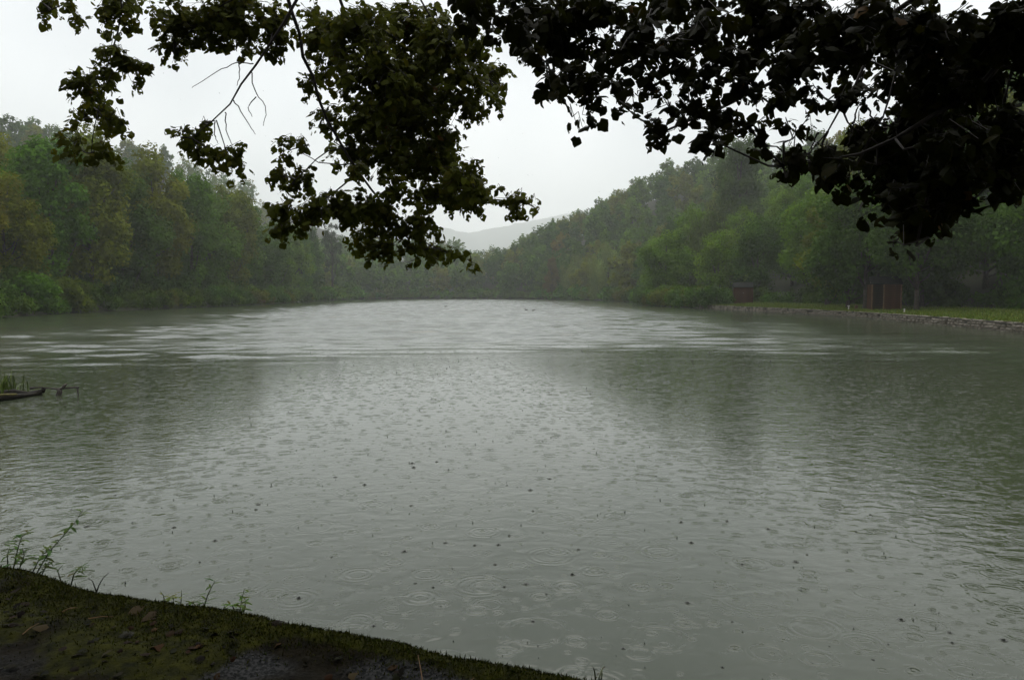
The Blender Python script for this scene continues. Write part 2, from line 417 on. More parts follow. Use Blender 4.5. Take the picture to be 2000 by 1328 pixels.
# ------------------------------------------------------------------ trees of the wooded banks
def leaf_quads(P, Nrm, size, stretch=1.5, down=0.0):
    """one folded leaf spray (two triangles sharing the midrib) at each point"""
    n = len(P)
    t = rng.normal(size=(n, 3)); t[:, 2] -= down
    t -= (t * Nrm).sum(1)[:, None] * Nrm * (0 if down > 1 else 1); t /= np.linalg.norm(t, axis=1)[:, None] + 1e-9
    s = np.cross(t, Nrm); s /= np.linalg.norm(s, axis=1)[:, None] + 1e-9
    sz = (size * rng.uniform(0.65, 1.35, n))[:, None]
    a = P - t * sz * stretch * 0.5; b = P + t * sz * stretch * 0.5
    w = rng.uniform(-0.15, 0.15, (n, 1)) * sz
    l = P + s * sz * 0.5 + Nrm * w; r = P - s * sz * 0.5 + Nrm * w
    V = np.stack([a, l, b, r], 1).reshape(-1, 3)
    i = np.arange(n) * 4
    return V, np.stack([i, i + 1, i + 2, i + 3], 1)
def crown_np(seed, H, R, base=0.25, style='round', n=5200, size=0.34, lobes=34):
    global rng
    keep, rng = rng, np.random.default_rng(seed)
    zc, hz = H * (base + 1) / 2, H * (1 - base) / 2
    pts = []; nrm = []; tint = []
    C = []
    while len(C) < lobes:
        q = rng.normal(size=3); q /= np.linalg.norm(q); q *= rng.uniform(0.25, 0.95) ** 0.5
        zz = q[2]
        prof = {'round': 1.0, 'oval': 0.85 + 0.15 * (zz < 0), 'cone': 0.35 + 0.65 * (0.5 - 0.5 * zz), 'willow': 1.0, 'airy': 0.8, 'bush': 1.0}[style]
        C.append((q[0] * R * prof, q[1] * R * prof, zc + zz * hz * 0.92, rng.uniform(0.22, 0.38) * R * (0.8 if style in ('airy', 'cone') else 1)))
    per = n // lobes
    for c in C:
        k = int(per * rng.uniform(0.7, 1.3) * (0.55 if style == 'airy' else 1))
        q = rng.normal(size=(k, 3)); q /= np.linalg.norm(q, axis=1)[:, None]
        rad = c[3] * rng.uniform(0.35, 1.10, k)[:, None] ** 0.8
        sq = np.array([1, 1, 0.95]) if style != 'willow' else np.array([0.8, 0.8, 1.5])
        p = np.array(c[:3]) + q * rad * sq + rng.normal(size=(k, 3)) * 0.12
        if style == 'willow':
            p[:, 2] -= np.abs(rng.normal(size=k)) * R * 0.35
        nn = q * 0.7 + np.array([0, 0, 0.55]) + rng.normal(size=(k, 3)) * 0.55
        nn /= np.linalg.norm(nn, axis=1)[:, None]
        pts.append(p); nrm.append(nn)
        tv = rng.uniform(0.66, 1.30) * np.array([rng.uniform(0.92, 1.05), 1.0, rng.uniform(0.85, 1.1)])
        tint.append(tv[None] * rng.uniform(0.88, 1.12, (k, 1)))
    P = np.concatenate(pts); Nn = np.concatenate(nrm); T = np.concatenate(tint)
    ok = P[:, 2] > 0.15; P, Nn, T = P[ok], Nn[ok], T[ok]
    V, F = leaf_quads(P, Nn, size, 2.3 if style == 'willow' else 1.45, 2.5 if style == 'willow' else 0.25)
    rng = keep
    return V, F, T, C
def trunk_mesh(name, seed, H, R, base, C):
    r = np.random.default_rng(seed); mb = MB()
    zt = H * 0.86; n = 8
    P = np.column_stack([np.cumsum(r.normal(0, 0.10, n)) * np.linspace(0, 1, n), np.cumsum(r.normal(0, 0.10, n)) * np.linspace(0, 1, n), np.linspace(-0.6, zt, n)])
    rad = np.linspace(0.018 * H, 0.004 * H, n); rad[0] *= 1.4
    mb.tube(P, rad, 7)
    for c in sorted(C, key=lambda c: -c[3])[:14]:
        z0 = max(H * base * 0.7, c[2] - 0.30 * H * r.uniform(0.5, 1))
        p0 = np.array([np.interp(z0, P[:, 2], P[:, 0]), np.interp(z0, P[:, 2], P[:, 1]), z0]); p1 = np.array(c[:3])
        mid = p0 * 0.5 + p1 * 0.5 + np.array([0, 0, -0.04 * H])
        mb.tube([p0, mid, p1], np.array([0.0075, 0.005, 0.002]) * H, 5)
    return mb.mesh(name, True)

PROTO = {}
def proto(key, seed, H, R, base, style, n, size, lobes):
    V, F, T, C = crown_np(seed, H, R, base, style, n, size, lobes)
    me = mesh_np('crown', V, F, False, T); me.materials.append(M['tree_leaf'])
    tm = trunk_mesh('trunk', seed, H, R, base, C); tm.materials.append(M['bark'])
    PROTO[key] = (me, tm, H)
proto('round_a', 11, 15, 5.0, 0.05, 'round', 15000, 0.27, 64)
proto('round_b', 12, 16, 4.6, 0.05, 'round', 15000, 0.27, 70)
proto('oval_a', 13, 19, 4.0, 0.05, 'oval', 15000, 0.27, 74)
proto('oval_b', 14, 18, 4.4, 0.04, 'oval', 15000, 0.28, 66)
proto('airy', 15, 20, 3.2, 0.25, 'airy', 9000, 0.22, 34)
proto('cone', 16, 15, 3.6, 0.06, 'cone', 10000, 0.25, 44)
proto('willow', 17, 14, 5.4, 0.05, 'willow', 16000, 0.19, 46)
proto('high', 21, 15, 5.2, 0.19, 'round', 15000, 0.27, 60)
proto('bush_a', 18, 3.2, 2.3, 0.0, 'bush', 2600, 0.22, 26)
proto('bush_b', 19, 2.6, 2.6, 0.0, 'bush', 2600, 0.20, 22)

GREEN, OLIVE, DARK, BROWN, YEL, PALE, FRESH = (0.075, 0.140, 0.010), (0.118, 0.140, 0.008), (0.052, 0.100, 0.010), (0.138, 0.122, 0.010), (0.160, 0.170, 0.010), (0.180, 0.230, 0.060), (0.110, 0.195, 0.011)
def plant_tree(name, key, loc, scale, rz, color, label, cat='tree', group=None, sz=None):
    if cat == 'bush': color = tuple(0.7 * q for q in color)
    me, tm, H = PROTO[key]
    t = empty(name, loc, rz, label, cat, group)
    s = (scale, scale, scale * (sz or 1)); t.scale = s
    tr = put('trunk', tm, None, t); cr_ = put('crown', me, None, t)
    if cat == 'bush': tr.name = 'stem'; cr_.name = 'foliage'
    cr_.color = (*color, 1)
    return t
TREES = []     # (x, y, radius) already taken
def gz(x, y): return float(ground_z(np.array([[x, y]]))[0])
def free(x, y, r): return all((x - a) ** 2 + (y - b) ** 2 > (0.5 * (r + c)) ** 2 for a, b, c in TREES)
def jit(c, s=0.14): return tuple(np.array(c) * rng.uniform(1 - s, 1 + s, 3))

# --- distinct trees of the right shore
def named(name, key, px, Y, scale, color, label, sz=1.0, dz=0.0):
    x = (px - 1000) / FPX * Y
    plant_tree(name, key, (x, Y, max(gz(x, Y), 0.05) - 0.1 + dz), scale, rng.uniform(0, 6.3), color, label, 'tree', None, sz)
    TREES.append((x, Y, PROTO[key][2] * 0.3 * scale))
named('broadleaf_tree', 'round_a', 1300, 146, 1.0, (0.092, 0.165, 0.012), 'large bright green tree leaning over the water beyond the stone wall', 0.95)
named('broadleaf_tree', 'round_b', 1365, 158, 1.15, (0.088, 0.150, 0.011), 'green tree rising just behind the large bright tree over the water', 1.05)
named('willow_tree', 'willow', 1390, 150, 0.95, (0.07, 0.095, 0.024), 'drooping green tree beside the far end of the stone wall', 1.5)
named('willow_tree', 'willow', 1187, 247, 1.15, PALE, 'pale grey green willow, taller of the two pale trees on the right shore', 1.15)
named('willow_tree', 'willow', 1128, 283, 1.12, (0.165, 0.210, 0.050), 'pale grey green willow, lower of the two pale trees on the right shore', 1.05)
named('conical_tree', 'cone', 1078, 290, 1.15, (0.11, 0.09, 0.02), 'brownish cone shaped tree beside the lower pale willow', 1.0)
named('tall_tree', 'oval_a', 1440, 185, 1.45, (0.07, 0.11, 0.024), 'tall fresh green tree rising above the right bank behind the willow', 1.35)
named('tall_tree', 'airy', 480, 176, 1.1, (0.06, 0.075, 0.035), 'thin airy tree standing above the left treeline', 1.05)
named('tall_tree', 'airy', 345, 140, 0.98, (0.07, 0.07, 0.032), 'slender tree with bare tips breaking the left skyline', 1.0)
named('tall_tree', 'airy', 650, 262, 1.25, (0.06, 0.08, 0.04), 'tall hazy tree at the far end of the left bank', 1.1)

named('broadleaf_tree', 'high', 1790, 72.5, 0.9, DARK, 'dark spreading tree in front of the open shed on its right side')
named('broadleaf_tree', 'high', 1690, 79.5, 0.95, DARK, 'dark tree with low boughs over the doorway of the open shed')
named('broadleaf_tree', 'round_a', 1655, 84, 0.85, DARK, 'dark broadleaf tree close to the left of the open shed')
named('broadleaf_tree', 'round_b', 1800, 79, 0.85, DARK, 'dark broadleaf tree close to the right of the open shed')
named('broadleaf_tree', 'oval_b', 1725, 83, 0.8, DARK, 'dark broadleaf tree spreading over the roof of the open shed')
named('broadleaf_tree', 'round_b', 1480, 123, 0.9, DARK, 'dark broadleaf tree beside the small shed at the wall end')

# --- left bank: front row in order away from the frame edge
ORD = ['first', 'second', 'third', 'fourth', 'fifth', 'sixth', 'seventh', 'eighth', 'ninth', 'tenth', 'eleventh', 'twelfth', 'thirteenth', 'fourteenth', 'fifteenth', 'sixteenth', 'seventeenth', 'eighteenth']
CN = {GREEN: 'green', OLIVE: 'olive', DARK: 'dark green', BROWN: 'brownish', YEL: 'yellowish', FRESH: 'fresh green'}
left_row = [(-52, 66), (-54.5, 76), (-56, 85), (-56.5, 94), (-57, 103), (-57, 113), (-56, 123), (-56, 134), (-57, 146), (-58, 158), (-59, 171), (-60, 185), (-61, 200), (-63, 216), (-65, 233), (-67, 252)]
lcol = [OLIVE, BROWN, OLIVE, GREEN, OLIVE, DARK, OLIVE, GREEN, GREEN, OLIVE, GREEN, DARK, GREEN, FRESH, GREEN, DARK]
lkey = ['round_a', 'oval_b', 'round_b', 'oval_a', 'oval_b', 'round_b', 'oval_b', 'oval_a', 'round_b', 'oval_a', 'oval_b', 'round_a', 'oval_a', 'round_b', 'oval_b', 'oval_a']
for i, ((x, y), c, k_) in enumerate(zip(left_row, lcol, lkey)):
    plant_tree('broadleaf_tree', k_, (x + rng.uniform(-1, 1), y, gz(x, y) - 0.2), (0.90 if i < 3 else rng.uniform(1.15, 1.30)), rng.uniform(0, 6.3), jit(c, 0.08),
               f'{CN[c]} broadleaf tree on the left shore, {ORD[i]} along the bank from the frame edge', 'tree', 'front row of trees on the left shore', rng.uniform(0.95, 1.12))
    TREES.append((x, y, 8))

def scatter(n_try, box, cond, spacing):
    out = []
    for _ in range(n_try):
        x, y = rng.uniform(box[0], box[1]), rng.uniform(box[2], box[3])
        s = spacing(x, y)
        if cond(x, y) and free(x, y, s): TREES.append((x, y, s)); out.append((x, y))
    return out
def inview(x, y, m=0.06): return y > 30 and abs(x / y) < 0.667 + m
def shore_d(x, y): return float(lake_dist(np.array([[x, y]]))[0])
IND_Y = 235
# left slope behind the front row
left_pts = scatter(1500, (-125, -50, 60, 300), lambda x, y: inview(x, y, 0.10) and 7 < shore_d(x, y) < 62 and -x / y > 0.18, lambda x, y: 9.0)
right_pts = scatter(5000, (30, 140, 36, 330), lambda x, y: inview(x, y, 0.16) and x > np.interp(y, XS_Y, XS_X) - (4 if y < 130 else 9) and shore_d(x, y) > 4.0 and x < np.interp(y, XS_Y, XS_X) + 92, lambda x, y: 8.0 if y < 130 else 9.5)
far_pts = scatter(1500, (-110, 70, 255, 380), lambda x, y: shore_d(x, y) > 1.5 and shore_d(x, y) < 70, lambda x, y: 8.0)
ridge_pts = scatter(2500, (-330, 170, 300, 520), lambda x, y: inview(x, y, 0.05) and shore_d(x, y) > 60, lambda x, y: 11.0)

mass = []
def wood(pts, side):
    for x, y in pts:
        d = math.hypot(x, y)
        rr = rng.random()
        if side == 'right':
            c = DARK if rr < 0.30 else GREEN if rr < 0.68 else OLIVE if rr < 0.84 else BROWN if rr < 0.87 else FRESH
            if 105 < y < 215 and 0.17 < x / y < 0.40 and rng.random() < 0.6: c = FRESH
            if y < 95: c = DARK if rr < 0.5 else OLIVE if rr < 0.75 else GREEN
        else:
            c = (GREEN if rr < 0.5 else DARK if rr < 0.8 else OLIVE if rr < 0.97 else BROWN) if side == 'far' else OLIVE if rr < 0.38 else GREEN if rr < 0.65 else DARK if rr < 0.78 else BROWN if rr < 0.93 else YEL
        key = ['round_a', 'round_b', 'oval_a', 'oval_b'][rng.integers(4)]
        sc = rng.uniform(0.80, 1.15)
        if y > IND_Y or side == 'far':
            mass.append((x, y, c, sc)); continue
        cn = CN.get(c, 'green')
        lab = f'{cn} broadleaf tree in the wood on the right hillside' if side == 'right' else f'{cn} broadleaf tree on the slope behind the left shore trees'
        if side == 'right' and shore_d(x, y) < 22 and y < 130: lab = f'{cn} broadleaf tree at the back of the grass strip on the right bank'
        plant_tree('broadleaf_tree', key, (x, y, gz(x, y) - 0.2), sc, rng.uniform(0, 6.3), jit(c, 0.06), lab, 'tree', lab.split(' ', 1)[1].replace('broadleaf tree', 'broadleaf trees') + f' ({cn})', rng.uniform(0.9, 1.15))
wood(left_pts, 'left'); wood(right_pts, 'right'); wood(far_pts, 'far'); wood(ridge_pts, 'far')

# the far wood, one mass
LOW = [crown_np(40 + i, 16, 4.8, 0.05, 'round' if i % 2 else 'oval', 1700, 0.72, 40) for i in range(4)]
VV, FF, TT = [], [], []; off = 0
for x, y, c, s in mass:
    V, F, T, _ = LOW[rng.integers(4)]
    if y > 400: V = (V.reshape(-1, 4, 3)[::3]).reshape(-1, 3); T = T[::3]; F = np.arange(len(V)).reshape(-1, 4)
    a = rng.uniform(0, 6.3)
    W = V @ rotz(a).T * s + np.array([x, y, gz(x, y) - 0.2])
    VV.append(W); FF.append(F + off); TT.append(T * np.array(jit(c, 0.06))); off += len(W)
fo = put('forest', mesh_np('forest', np.concatenate(VV), np.concatenate(FF), False, np.concatenate(TT)), M['tree_leaf'])
tag(fo, 'hazy green wood covering the far shore and ridges', 'forest', None, 'stuff')

# --- bushes at the waterline
def along(poly, step):
    poly = np.array(poly, float); seg = np.linalg.norm(np.diff(poly, axis=0), axis=1); cum = np.concatenate([[0], np.cumsum(seg)])
    s = np.arange(0, cum[-1], step); return np.column_stack([np.interp(s, cum, poly[:, 0]), np.interp(s, cum, poly[:, 1])])
LSH = [(-48.3, 66), (-48.5, 72), (-52, 97), (-51, 127), (-55, 183), (-62, 254)]
i = 0
for x, y in along(LSH, 3.6):
    if rng.random() < 0.12: continue
    c = [GREEN, FRESH, GREEN, OLIVE, DARK][rng.integers(5)]
    plant_tree('bush', ['bush_a', 'bush_b'][i % 2], (x - rng.uniform(0.2, 1.6), y + rng.uniform(-0.8, 0.8), -0.05), rng.uniform(0.8, 1.35), rng.uniform(0, 6.3), jit(c, 0.12),
               f'{CN[c]} leafy bush overhanging the water on the left shore', 'bush', f'{CN[c]} bushes along the left shore'); i += 1
for x, y in along(LSH, 5.5):
    c = [DARK, GREEN][rng.integers(2)]
    plant_tree('bush', ['bush_a', 'bush_b'][i % 2], (x - rng.uniform(3.2, 5.5), y + rng.uniform(-1, 1), gz(x - 4, y) - 0.2), rng.uniform(1.2, 1.6), rng.uniform(0, 6.3), jit(c, 0.1),
               f'{CN[c]} tall bush in the second row behind the left waterline', 'bush', f'{CN[c]} tall bushes behind the left waterline'); i += 1
RSH = [(29.0, 113), (27, 130), (26.2, 143), (29, 170), (32, 200), (31, 236)]
for x, y in along(RSH, 4.0):
    c = [GREEN, FRESH, OLIVE, DARK][rng.integers(4)]
    plant_tree('bush', ['bush_a', 'bush_b'][i % 2], (x + rng.uniform(0.2, 1.5), y, -0.05), rng.uniform(0.9, 1.4), rng.uniform(0, 6.3), jit(c, 0.12),
               f'{CN[c]} leafy bush at the waterline of the right shore', 'bush', f'{CN[c]} bushes along the right shore'); i += 1
VV, FF, TT = [], [], []; off = 0
LB = [crown_np(60 + i, 3.2, 3.0, 0.0, 'bush', 500, 0.45, 14) for i in range(2)]
for x, y in along([(31, 236), (30, 250), (15, 300), (-10, 325), (-40, 328), (-64, 310), (-62, 254)], 3.5):
    V, F, T, _ = LB[rng.integers(2)]; W = V @ rotz(rng.uniform(0, 6)).T * rng.uniform(0.8, 1.6) + np.array([x, y + 0.8, -0.05])
    VV.append(W); FF.append(F + off); TT.append(T * np.array(jit(GREEN, 0.25))); off += len(W)
tag(put('undergrowth', mesh_np('undergrowth', np.concatenate(VV), np.concatenate(FF), False, np.concatenate(TT)), M['tree_leaf']), 'hazy green undergrowth along the far waterline', 'undergrowth', None, 'stuff')

# bushes and undergrowth under the trees behind the lawn
for x, y in along([(44, 50), (44.5, 62), (43.5, 80), (41, 100), (38, 118)], 4.0):
    c = [DARK, GREEN, DARK][rng.integers(3)]
    plant_tree('bush', ['bush_a', 'bush_b'][i % 2], (x + rng.uniform(0.5, 3.5), y, gz(x, y) - 0.1), rng.uniform(0.8, 1.2), rng.uniform(0, 6.3), jit(c, 0.12),
               f'{CN[c]} bush in the shade under the trees behind the grass strip', 'bush', f'{CN[c]} bushes behind the grass strip'); i += 1

# fallen log on the left shore
lg = empty('fallen_log', (-52.8, 157, 0.9), 0.3, 'pale fallen log lying on the left shore among bushes', 'log')
MB().tube([(-1.6, -2, 0.9), (-0.6, -0.8, 0.6), (0.6, 0.4, 0.2), (2.2, 1.0, -0.3)], [0.14, 0.22, 0.28, 0.32], 8).build('trunk', M['pale_wood'], lg, True)
MB().tube([(-0.6, -0.8, 0.6), (-0.9, -0.3, 1.3)], [0.1, 0.04], 6).build('branch_stub', M['pale_wood'], lg, True)

# ------------------------------------------------------------------ right bank: stone wall, lawn, sheds
WALL = np.array([(28.0, 30), (28.9, 43.4), (30.7, 54), (32, 69), (31.8, 87), (29.3, 110), (28.2, 118)], float)
seg = np.linalg.norm(np.diff(WALL, axis=0), axis=1); cum = np.concatenate([[0], np.cumsum(seg)]); WL = cum[-1]
def wall_pt(s):
    p = np.array([np.interp(s, cum, WALL[:, 0]), np.interp(s, cum, WALL[:, 1])])
    q = np.array([np.interp(s + 0.5, cum, WALL[:, 0]), np.interp(s + 0.5, cum, WALL[:, 1])]) - np.array([np.interp(s - 0.5, cum, WALL[:, 0]), np.interp(s - 0.5, cum, WALL[:, 1])])
    t = q / np.linalg.norm(q); return p, t, np.array([t[1], -t[0]])      # normal points away from the lake (+x)
WTOP = 0.58
ss = np.linspace(0, WL, 120)
V = []; 
for s in ss:
    p, t, nn = wall_pt(s)
    for off_, z in ((0.10, -1.2), (0.10, WTOP - 0.06), (1.3, WTOP - 0.06), (1.3, -1.2)): V.append((*(p + nn * off_), z))
F = []
for a in range(len(ss) - 1):
    for b in range(3): F.append((a * 4 + b, a * 4 + b + 1, a * 4 + 5 + b, a * 4 + 4 + b))
F += [(0, 3, 2, 1), tuple((len(ss) - 1) * 4 + b for b in range(4))]
wall = empty('retaining_wall', (28.9, 43.4, 0), 0, 'low rough grey stone retaining wall along the right bank of the lake', 'wall')
winv = np.array([28.9, 43.4, 0])
put('wall_core', mesh_np('wall_core', np.array(V) - winv, F), M['wall_core'], wall)
# stones: a few shared shapes
def stone_mesh(seed):
    r = np.random.default_rng(seed)
    V = np.array([[x, y, z] for x in (-.5, .5) for y in (-.5, .5) for z in (-.5, .5)]) * np.array([1, 1, 1]); V += r.uniform(-0.10, 0.10, V.shape)
    F = [(0, 1, 3, 2), (4, 6, 7, 5), (0, 4, 5, 1), (2, 3, 7, 6), (0, 2, 6, 4), (1, 5, 7, 3)]
    me = mesh_np('stone', V, F)
    import bmesh
    bm = bmesh.new(); bm.from_mesh(me); bmesh.ops.bevel(bm, geom=bm.edges[:], offset=0.12, segments=1, affect='EDGES', profile=0.5)
    bm.to_mesh(me); bm.free(); me.materials.append(M['stone']); return me
STONES = [stone_mesh(i) for i in range(6)]
spots = []
for row in range(4):
    z0 = -0.16 + row * 0.185; s = rng.uniform(0, 0.4)
    while s < WL:
        L_ = rng.uniform(0.35, 0.85)
        if not (row >= 2 and rng.random() < (0.10 if row == 2 else 0.28)): spots.append((s + L_ / 2, z0 + 0.09, L_, 0.20 if row < 3 else 0.13))
        s += L_ + 0.03
far_mb = MB(); cnt = 0
spots.sort(key=lambda q: (wall_pt(q[0])[0][1] < 42.0, q[0]))
for s, z, L_, hh in spots:
    p, t, nn = wall_pt(s); 
    if p[1] < 40: continue
    loc = np.array([*(p + nn * (0.12 + rng.uniform(-0.07, 0.07))), z + rng.uniform(-0.02, 0.02)]) - winv
    ang = math.atan2(t[1], t[0]) + rng.uniform(-0.06, 0.06)
    if cnt < 300:
        o = put('stone', STONES[cnt % 6], None, wall); o.location = loc; o.rotation_euler = (rng.uniform(-.06, .06), rng.uniform(-.06, .06), ang)
        o.scale = (L_, rng.uniform(0.32, 0.42), hh); cnt += 1
    else:
        far_mb.box(loc, (L_, 0.36, hh), rotz(ang), 0.03)
far_mb.build('stonework', M['stone'], wall)['kind'] = 'stuff'

# lawn strip behind the wall
V = []; WD = []
for s in ss:
    p, t, nn = wall_pt(s); wd = np.interp(p[1], [30, 60, 80, 118], [13, 12, 11, 8])
    for f in np.linspace(0, 1, 7):
        q = p + nn * (0.25 + wd * f); zz = WTOP - 0.03 + 0.35 * f * f + 0.03 * mnoise.noise(Vector((q[0], q[1], 0)))
        V.append((*q, max(zz, gz(*q) + 0.03 if f > 0.3 else zz)))
a = (np.arange(len(ss) - 1)[:, None] * 7 + np.arange(6)[None]).ravel()
lawn_V = np.array(V)
put('lawn', mesh_np('lawn', lawn_V, np.stack([a, a + 1, a + 8, a + 7], 1), True), M['lawn'])['kind'] = 'structure'
def lawn_z(x, y):
    return float(lawn_V[np.argmin((lawn_V[:, 0] - x) ** 2 + (lawn_V[:, 1] - y) ** 2), 2])
# grass blades on the lawn
n = 26000
sr = rng.uniform(0, WL, n); fr = rng.random(n) ** 1.3
P = []
for s, f in zip(sr, fr):
    p, t, nn = wall_pt(s); wd = np.interp(p[1], [30, 60, 80, 118], [13, 12, 11, 8]); q = p + nn * (0.15 + wd * f * 0.98); P.append((q[0], q[1], WTOP - 0.04 + 0.35 * f * f))
P = np.array(P); h = rng.uniform(0.08, 0.24, n); an = rng.uniform(0, 6.3, n); w = 0.05
A = P + np.column_stack([np.cos(an) * w, np.sin(an) * w, 0 * an]); B = P - np.column_stack([np.cos(an) * w, np.sin(an) * w, 0 * an])
Cc = P + np.column_stack([rng.normal(0, 0.05, n), rng.normal(0, 0.05, n), h])
V = np.stack([A, B, Cc], 1).reshape(-1, 3)
gc = np.array([0.095, 0.135, 0.020]) * rng.uniform(0.6, 1.25, (n, 1)) * np.column_stack([rng.uniform(0.8, 1.3, n), np.ones(n), np.ones(n)])
go = put('grass', mesh_np('grass', V, np.arange(3 * n).reshape(-1, 3), False, gc), M['litter'])
tag(go, 'short green grass on the strip behind the stone wall', 'grass', None, 'stuff')

def shed(loc, rz, w, d, h, label, door=None):
    t = empty('wooden_shed', loc, rz, label, 'shed')
    nb = 15; bh = h / nb
    me = MB().box((0, 0, 0), (1, 1, 1)).mesh('plank')
    me.materials.append(M['brown_wood'])
    def plank(c, size, name='plank'):
        o = put(name, me, None, t); o.location = c; o.scale = size; return o
    x0 = -w / 2; x1 = w / 2
    dx = door if door else x0
    for k in range(nb):
        z = (k + 0.5) * bh
        jt = rng.uniform(-0.008, 0.008)
        plank(((dx + x1) / 2, -d / 2 + jt, z), (x1 - dx, 0.035, bh * 0.93))
        plank((x1 + jt, 0, z), (0.035, d - 0.05, bh * 0.93)); plank((x0 + jt, 0, z), (0.035, d - 0.05, bh * 0.93))
        plank((0, d / 2, z), (w, 0.035, bh * 0.93))
    mb = MB()
    for xx in ([x0, x1] + ([dx] if door else [])):
        MB().box((xx, -d / 2 - 0.04, h / 2), (0.11, 0.09, h)).build('post', M['pale_wood'] if door else M['brown_wood'], t)
    MB().box((0, 0, 0.03), (w - 0.1, d - 0.1, 0.06)).build('floor', M['dark_wood'], t)
    rf = MB(); ov = 0.12
    rf.add([(x0 - ov, -d / 2 - ov, h - 0.02), (x1 + ov, -d / 2 - ov, h - 0.02), (x1 + ov, d / 2 + ov, h - 0.02), (x0 - ov, d / 2 + ov, h - 0.02), (x0 - ov, 0, h + 0.7), (x1 + ov, 0, h + 0.7),
            (x0 - ov, -d / 2 - ov, h + 0.06), (x1 + ov, -d / 2 - ov, h + 0.06), (x1 + ov, d / 2 + ov, h + 0.06), (x0 - ov, d / 2 + ov, h + 0.06), (x0 - ov, 0, h + 0.8), (x1 + ov, 0, h + 0.8)],
           [(0, 4, 5, 1), (2, 5, 4, 3), (6, 7, 11, 10), (8, 9, 10, 11), (0, 1, 7, 6), (2, 3, 9, 8), (0, 6, 10, 4), (4, 10, 9, 3), (1, 5, 11, 7), (5, 2, 8, 11), (0, 3, 4), (1, 5, 2)])
    rf.build('roof', M['roof_felt'], t)
    return t
sx_, sy_ = 725 / FPX * 76, 76.0
shed((sx_, sy_, lawn_z(sx_, sy_) - 0.05), -0.25, 2.6, 2.4, 2.6, 'brown plank shed with open dark doorway on the right bank lawn', door=-0.25)
sx2, sy2 = 446 / FPX * 118, 117.0
shed((sx2, sy2, 0.55), -0.2, 2.7, 2.4, 2.6, 'small brown plank shed in the trees near the far end of the stone wall')
# sandy path in front of the shed
pp = np.array([(32.9, 74.0), (36.0, 73.6), (36.2, 75.2), (33.0, 75.6)])
pth = MB().add([(q[0], q[1], lawn_z(q[0], q[1]) + 0.05) for q in pp] + [(q[0], q[1], lawn_z(q[0], q[1]) - 0.1) for q in pp], [(0, 1, 2, 3), (0, 4, 5, 1), (1, 5, 6, 2), (2, 6, 7, 3), (3, 7, 4, 0)]).build('path', M['sand'])
pth['kind'] = 'structure'
def bollard(px, Y, h, r, mat, label, cap=None, name='bollard', cat='post'):
    x = (px - 1000) / FPX * Y; z = lawn_z(x, Y)
    t = empty(name, (x, Y, z), 0, label, cat)
    MB().tube([(0, 0, -0.1), (0, 0, h * 0.8)], r, 8).build('post', mat, t)
    MB().tube([(0, 0, h * 0.8), (0, 0, h * 0.9), (0, 0, h)], [r * 1.15, r * 1.25, r * 0.9] if not cap else cap, 8).build('cap', mat, t)
bollard(1766, 64.0, 0.42, 0.055, M['white_paint'], 'short white post on the grass to the right of the open shed')
bollard(1657, 76.0, 0.5, 0.06, M['white_paint'], 'small pale pedestal on the grass to the left of the open shed', [0.12, 0.13, 0.12], 'pedestal', 'pedestal')
bollard(1672, 79.0, 0.45, 0.15, M['pale_wood'], 'tan wooden stump between the pale pedestal and the open shed', None, 'stump', 'stump')

# ------------------------------------------------------------------ ducks
def duck(px, py, rz, label):
    c = on_plane(px, py, 0); t = empty('duck', c, rz, label, 'duck', 'ducks far out on the lake')
    bm_P = [(-0.24, 0, 0.12), (-0.16, 0, 0.09), (-0.02, 0, 0.07), (0.12, 0, 0.07), (0.2, 0, 0.10)]
    MB().tube(bm_P, [0.02, 0.075, 0.105, 0.09, 0.03], 10).build('body', M['duck_brown'], t, True)
    hd = MB().tube([(0.15, 0, 0.09), (0.2, 0, 0.18), (0.21, 0, 0.24), (0.24, 0, 0.28), (0.27, 0, 0.275)], [0.05, 0.035, 0.042, 0.045, 0.02], 8).build('head', M['duck_dark'], t, True)
    MB().tube([(0.265, 0, 0.265), (0.34, 0, 0.25)], [0.02, 0.012], 6).build('bill', M['bill'], hd, True)
    t.scale = (0.9, 0.9, 0.9)
duck(1028, 606, 2.9, 'tiny dark duck on the far water, left one of the swimming pair')
duck(1042, 607.5, 0.4, 'tiny dark duck on the far water, right one of the swimming pair')
duck(870, 599.5, 0.2, 'tiny dark duck alone far out near the head of the lake')

# ------------------------------------------------------------------ sunken logs at the left edge
def bent(P0, P1, n, bend):
    t = np.linspace(0, 1, n)[:, None]; P0, P1 = np.array(P0, float), np.array(P1, float)
    C_ = P0 + (P1 - P0) * t + np.array([0, 0, 1.0]) * bend * np.sin(t * math.pi); C_[1:-1] += rng.normal(0, 0.02, C_[1:-1].shape); return C_
lgA = np.array([-11.2, 13.4, 0.0]); tipA = on_plane(76, 768, 0.04)
t = empty('sunken_log', lgA, 0, 'half sunken dark log with a yellow mossy top at the left edge', 'log')
C1 = bent((0, 0, 0.02), tipA - lgA, 12, 0.03); r1 = np.linspace(0.15, 0.035, 12) * rng.uniform(0.9, 1.1, 12)
MB().tube(C1, r1, 9).build('trunk', M['dark_wood'], t, True)
MB().tube(C1[:-2] + np.array([0.03, -0.02, 0.0]) + np.array([0, 0, 1.0]) * r1[:-2, None] * 0.72, r1[:-2] * 0.45, 7).build('moss_strip', M['moss_wood'], t, True)
MB().tube(bent(C1[5], C1[5] + np.array([0.15, 0.3, 0.22]), 4, 0.02), [0.04, 0.03, 0.02, 0.01], 5).build('branch_stub', M['dark_wood'], t, True)
lgB = np.array([-12.2, 15.6, 0.0]); tipB = on_plane(82, 766, 0.06)
t = empty('sunken_log', lgB, 0, 'darker log lying just behind the mossy log at the left edge', 'log')
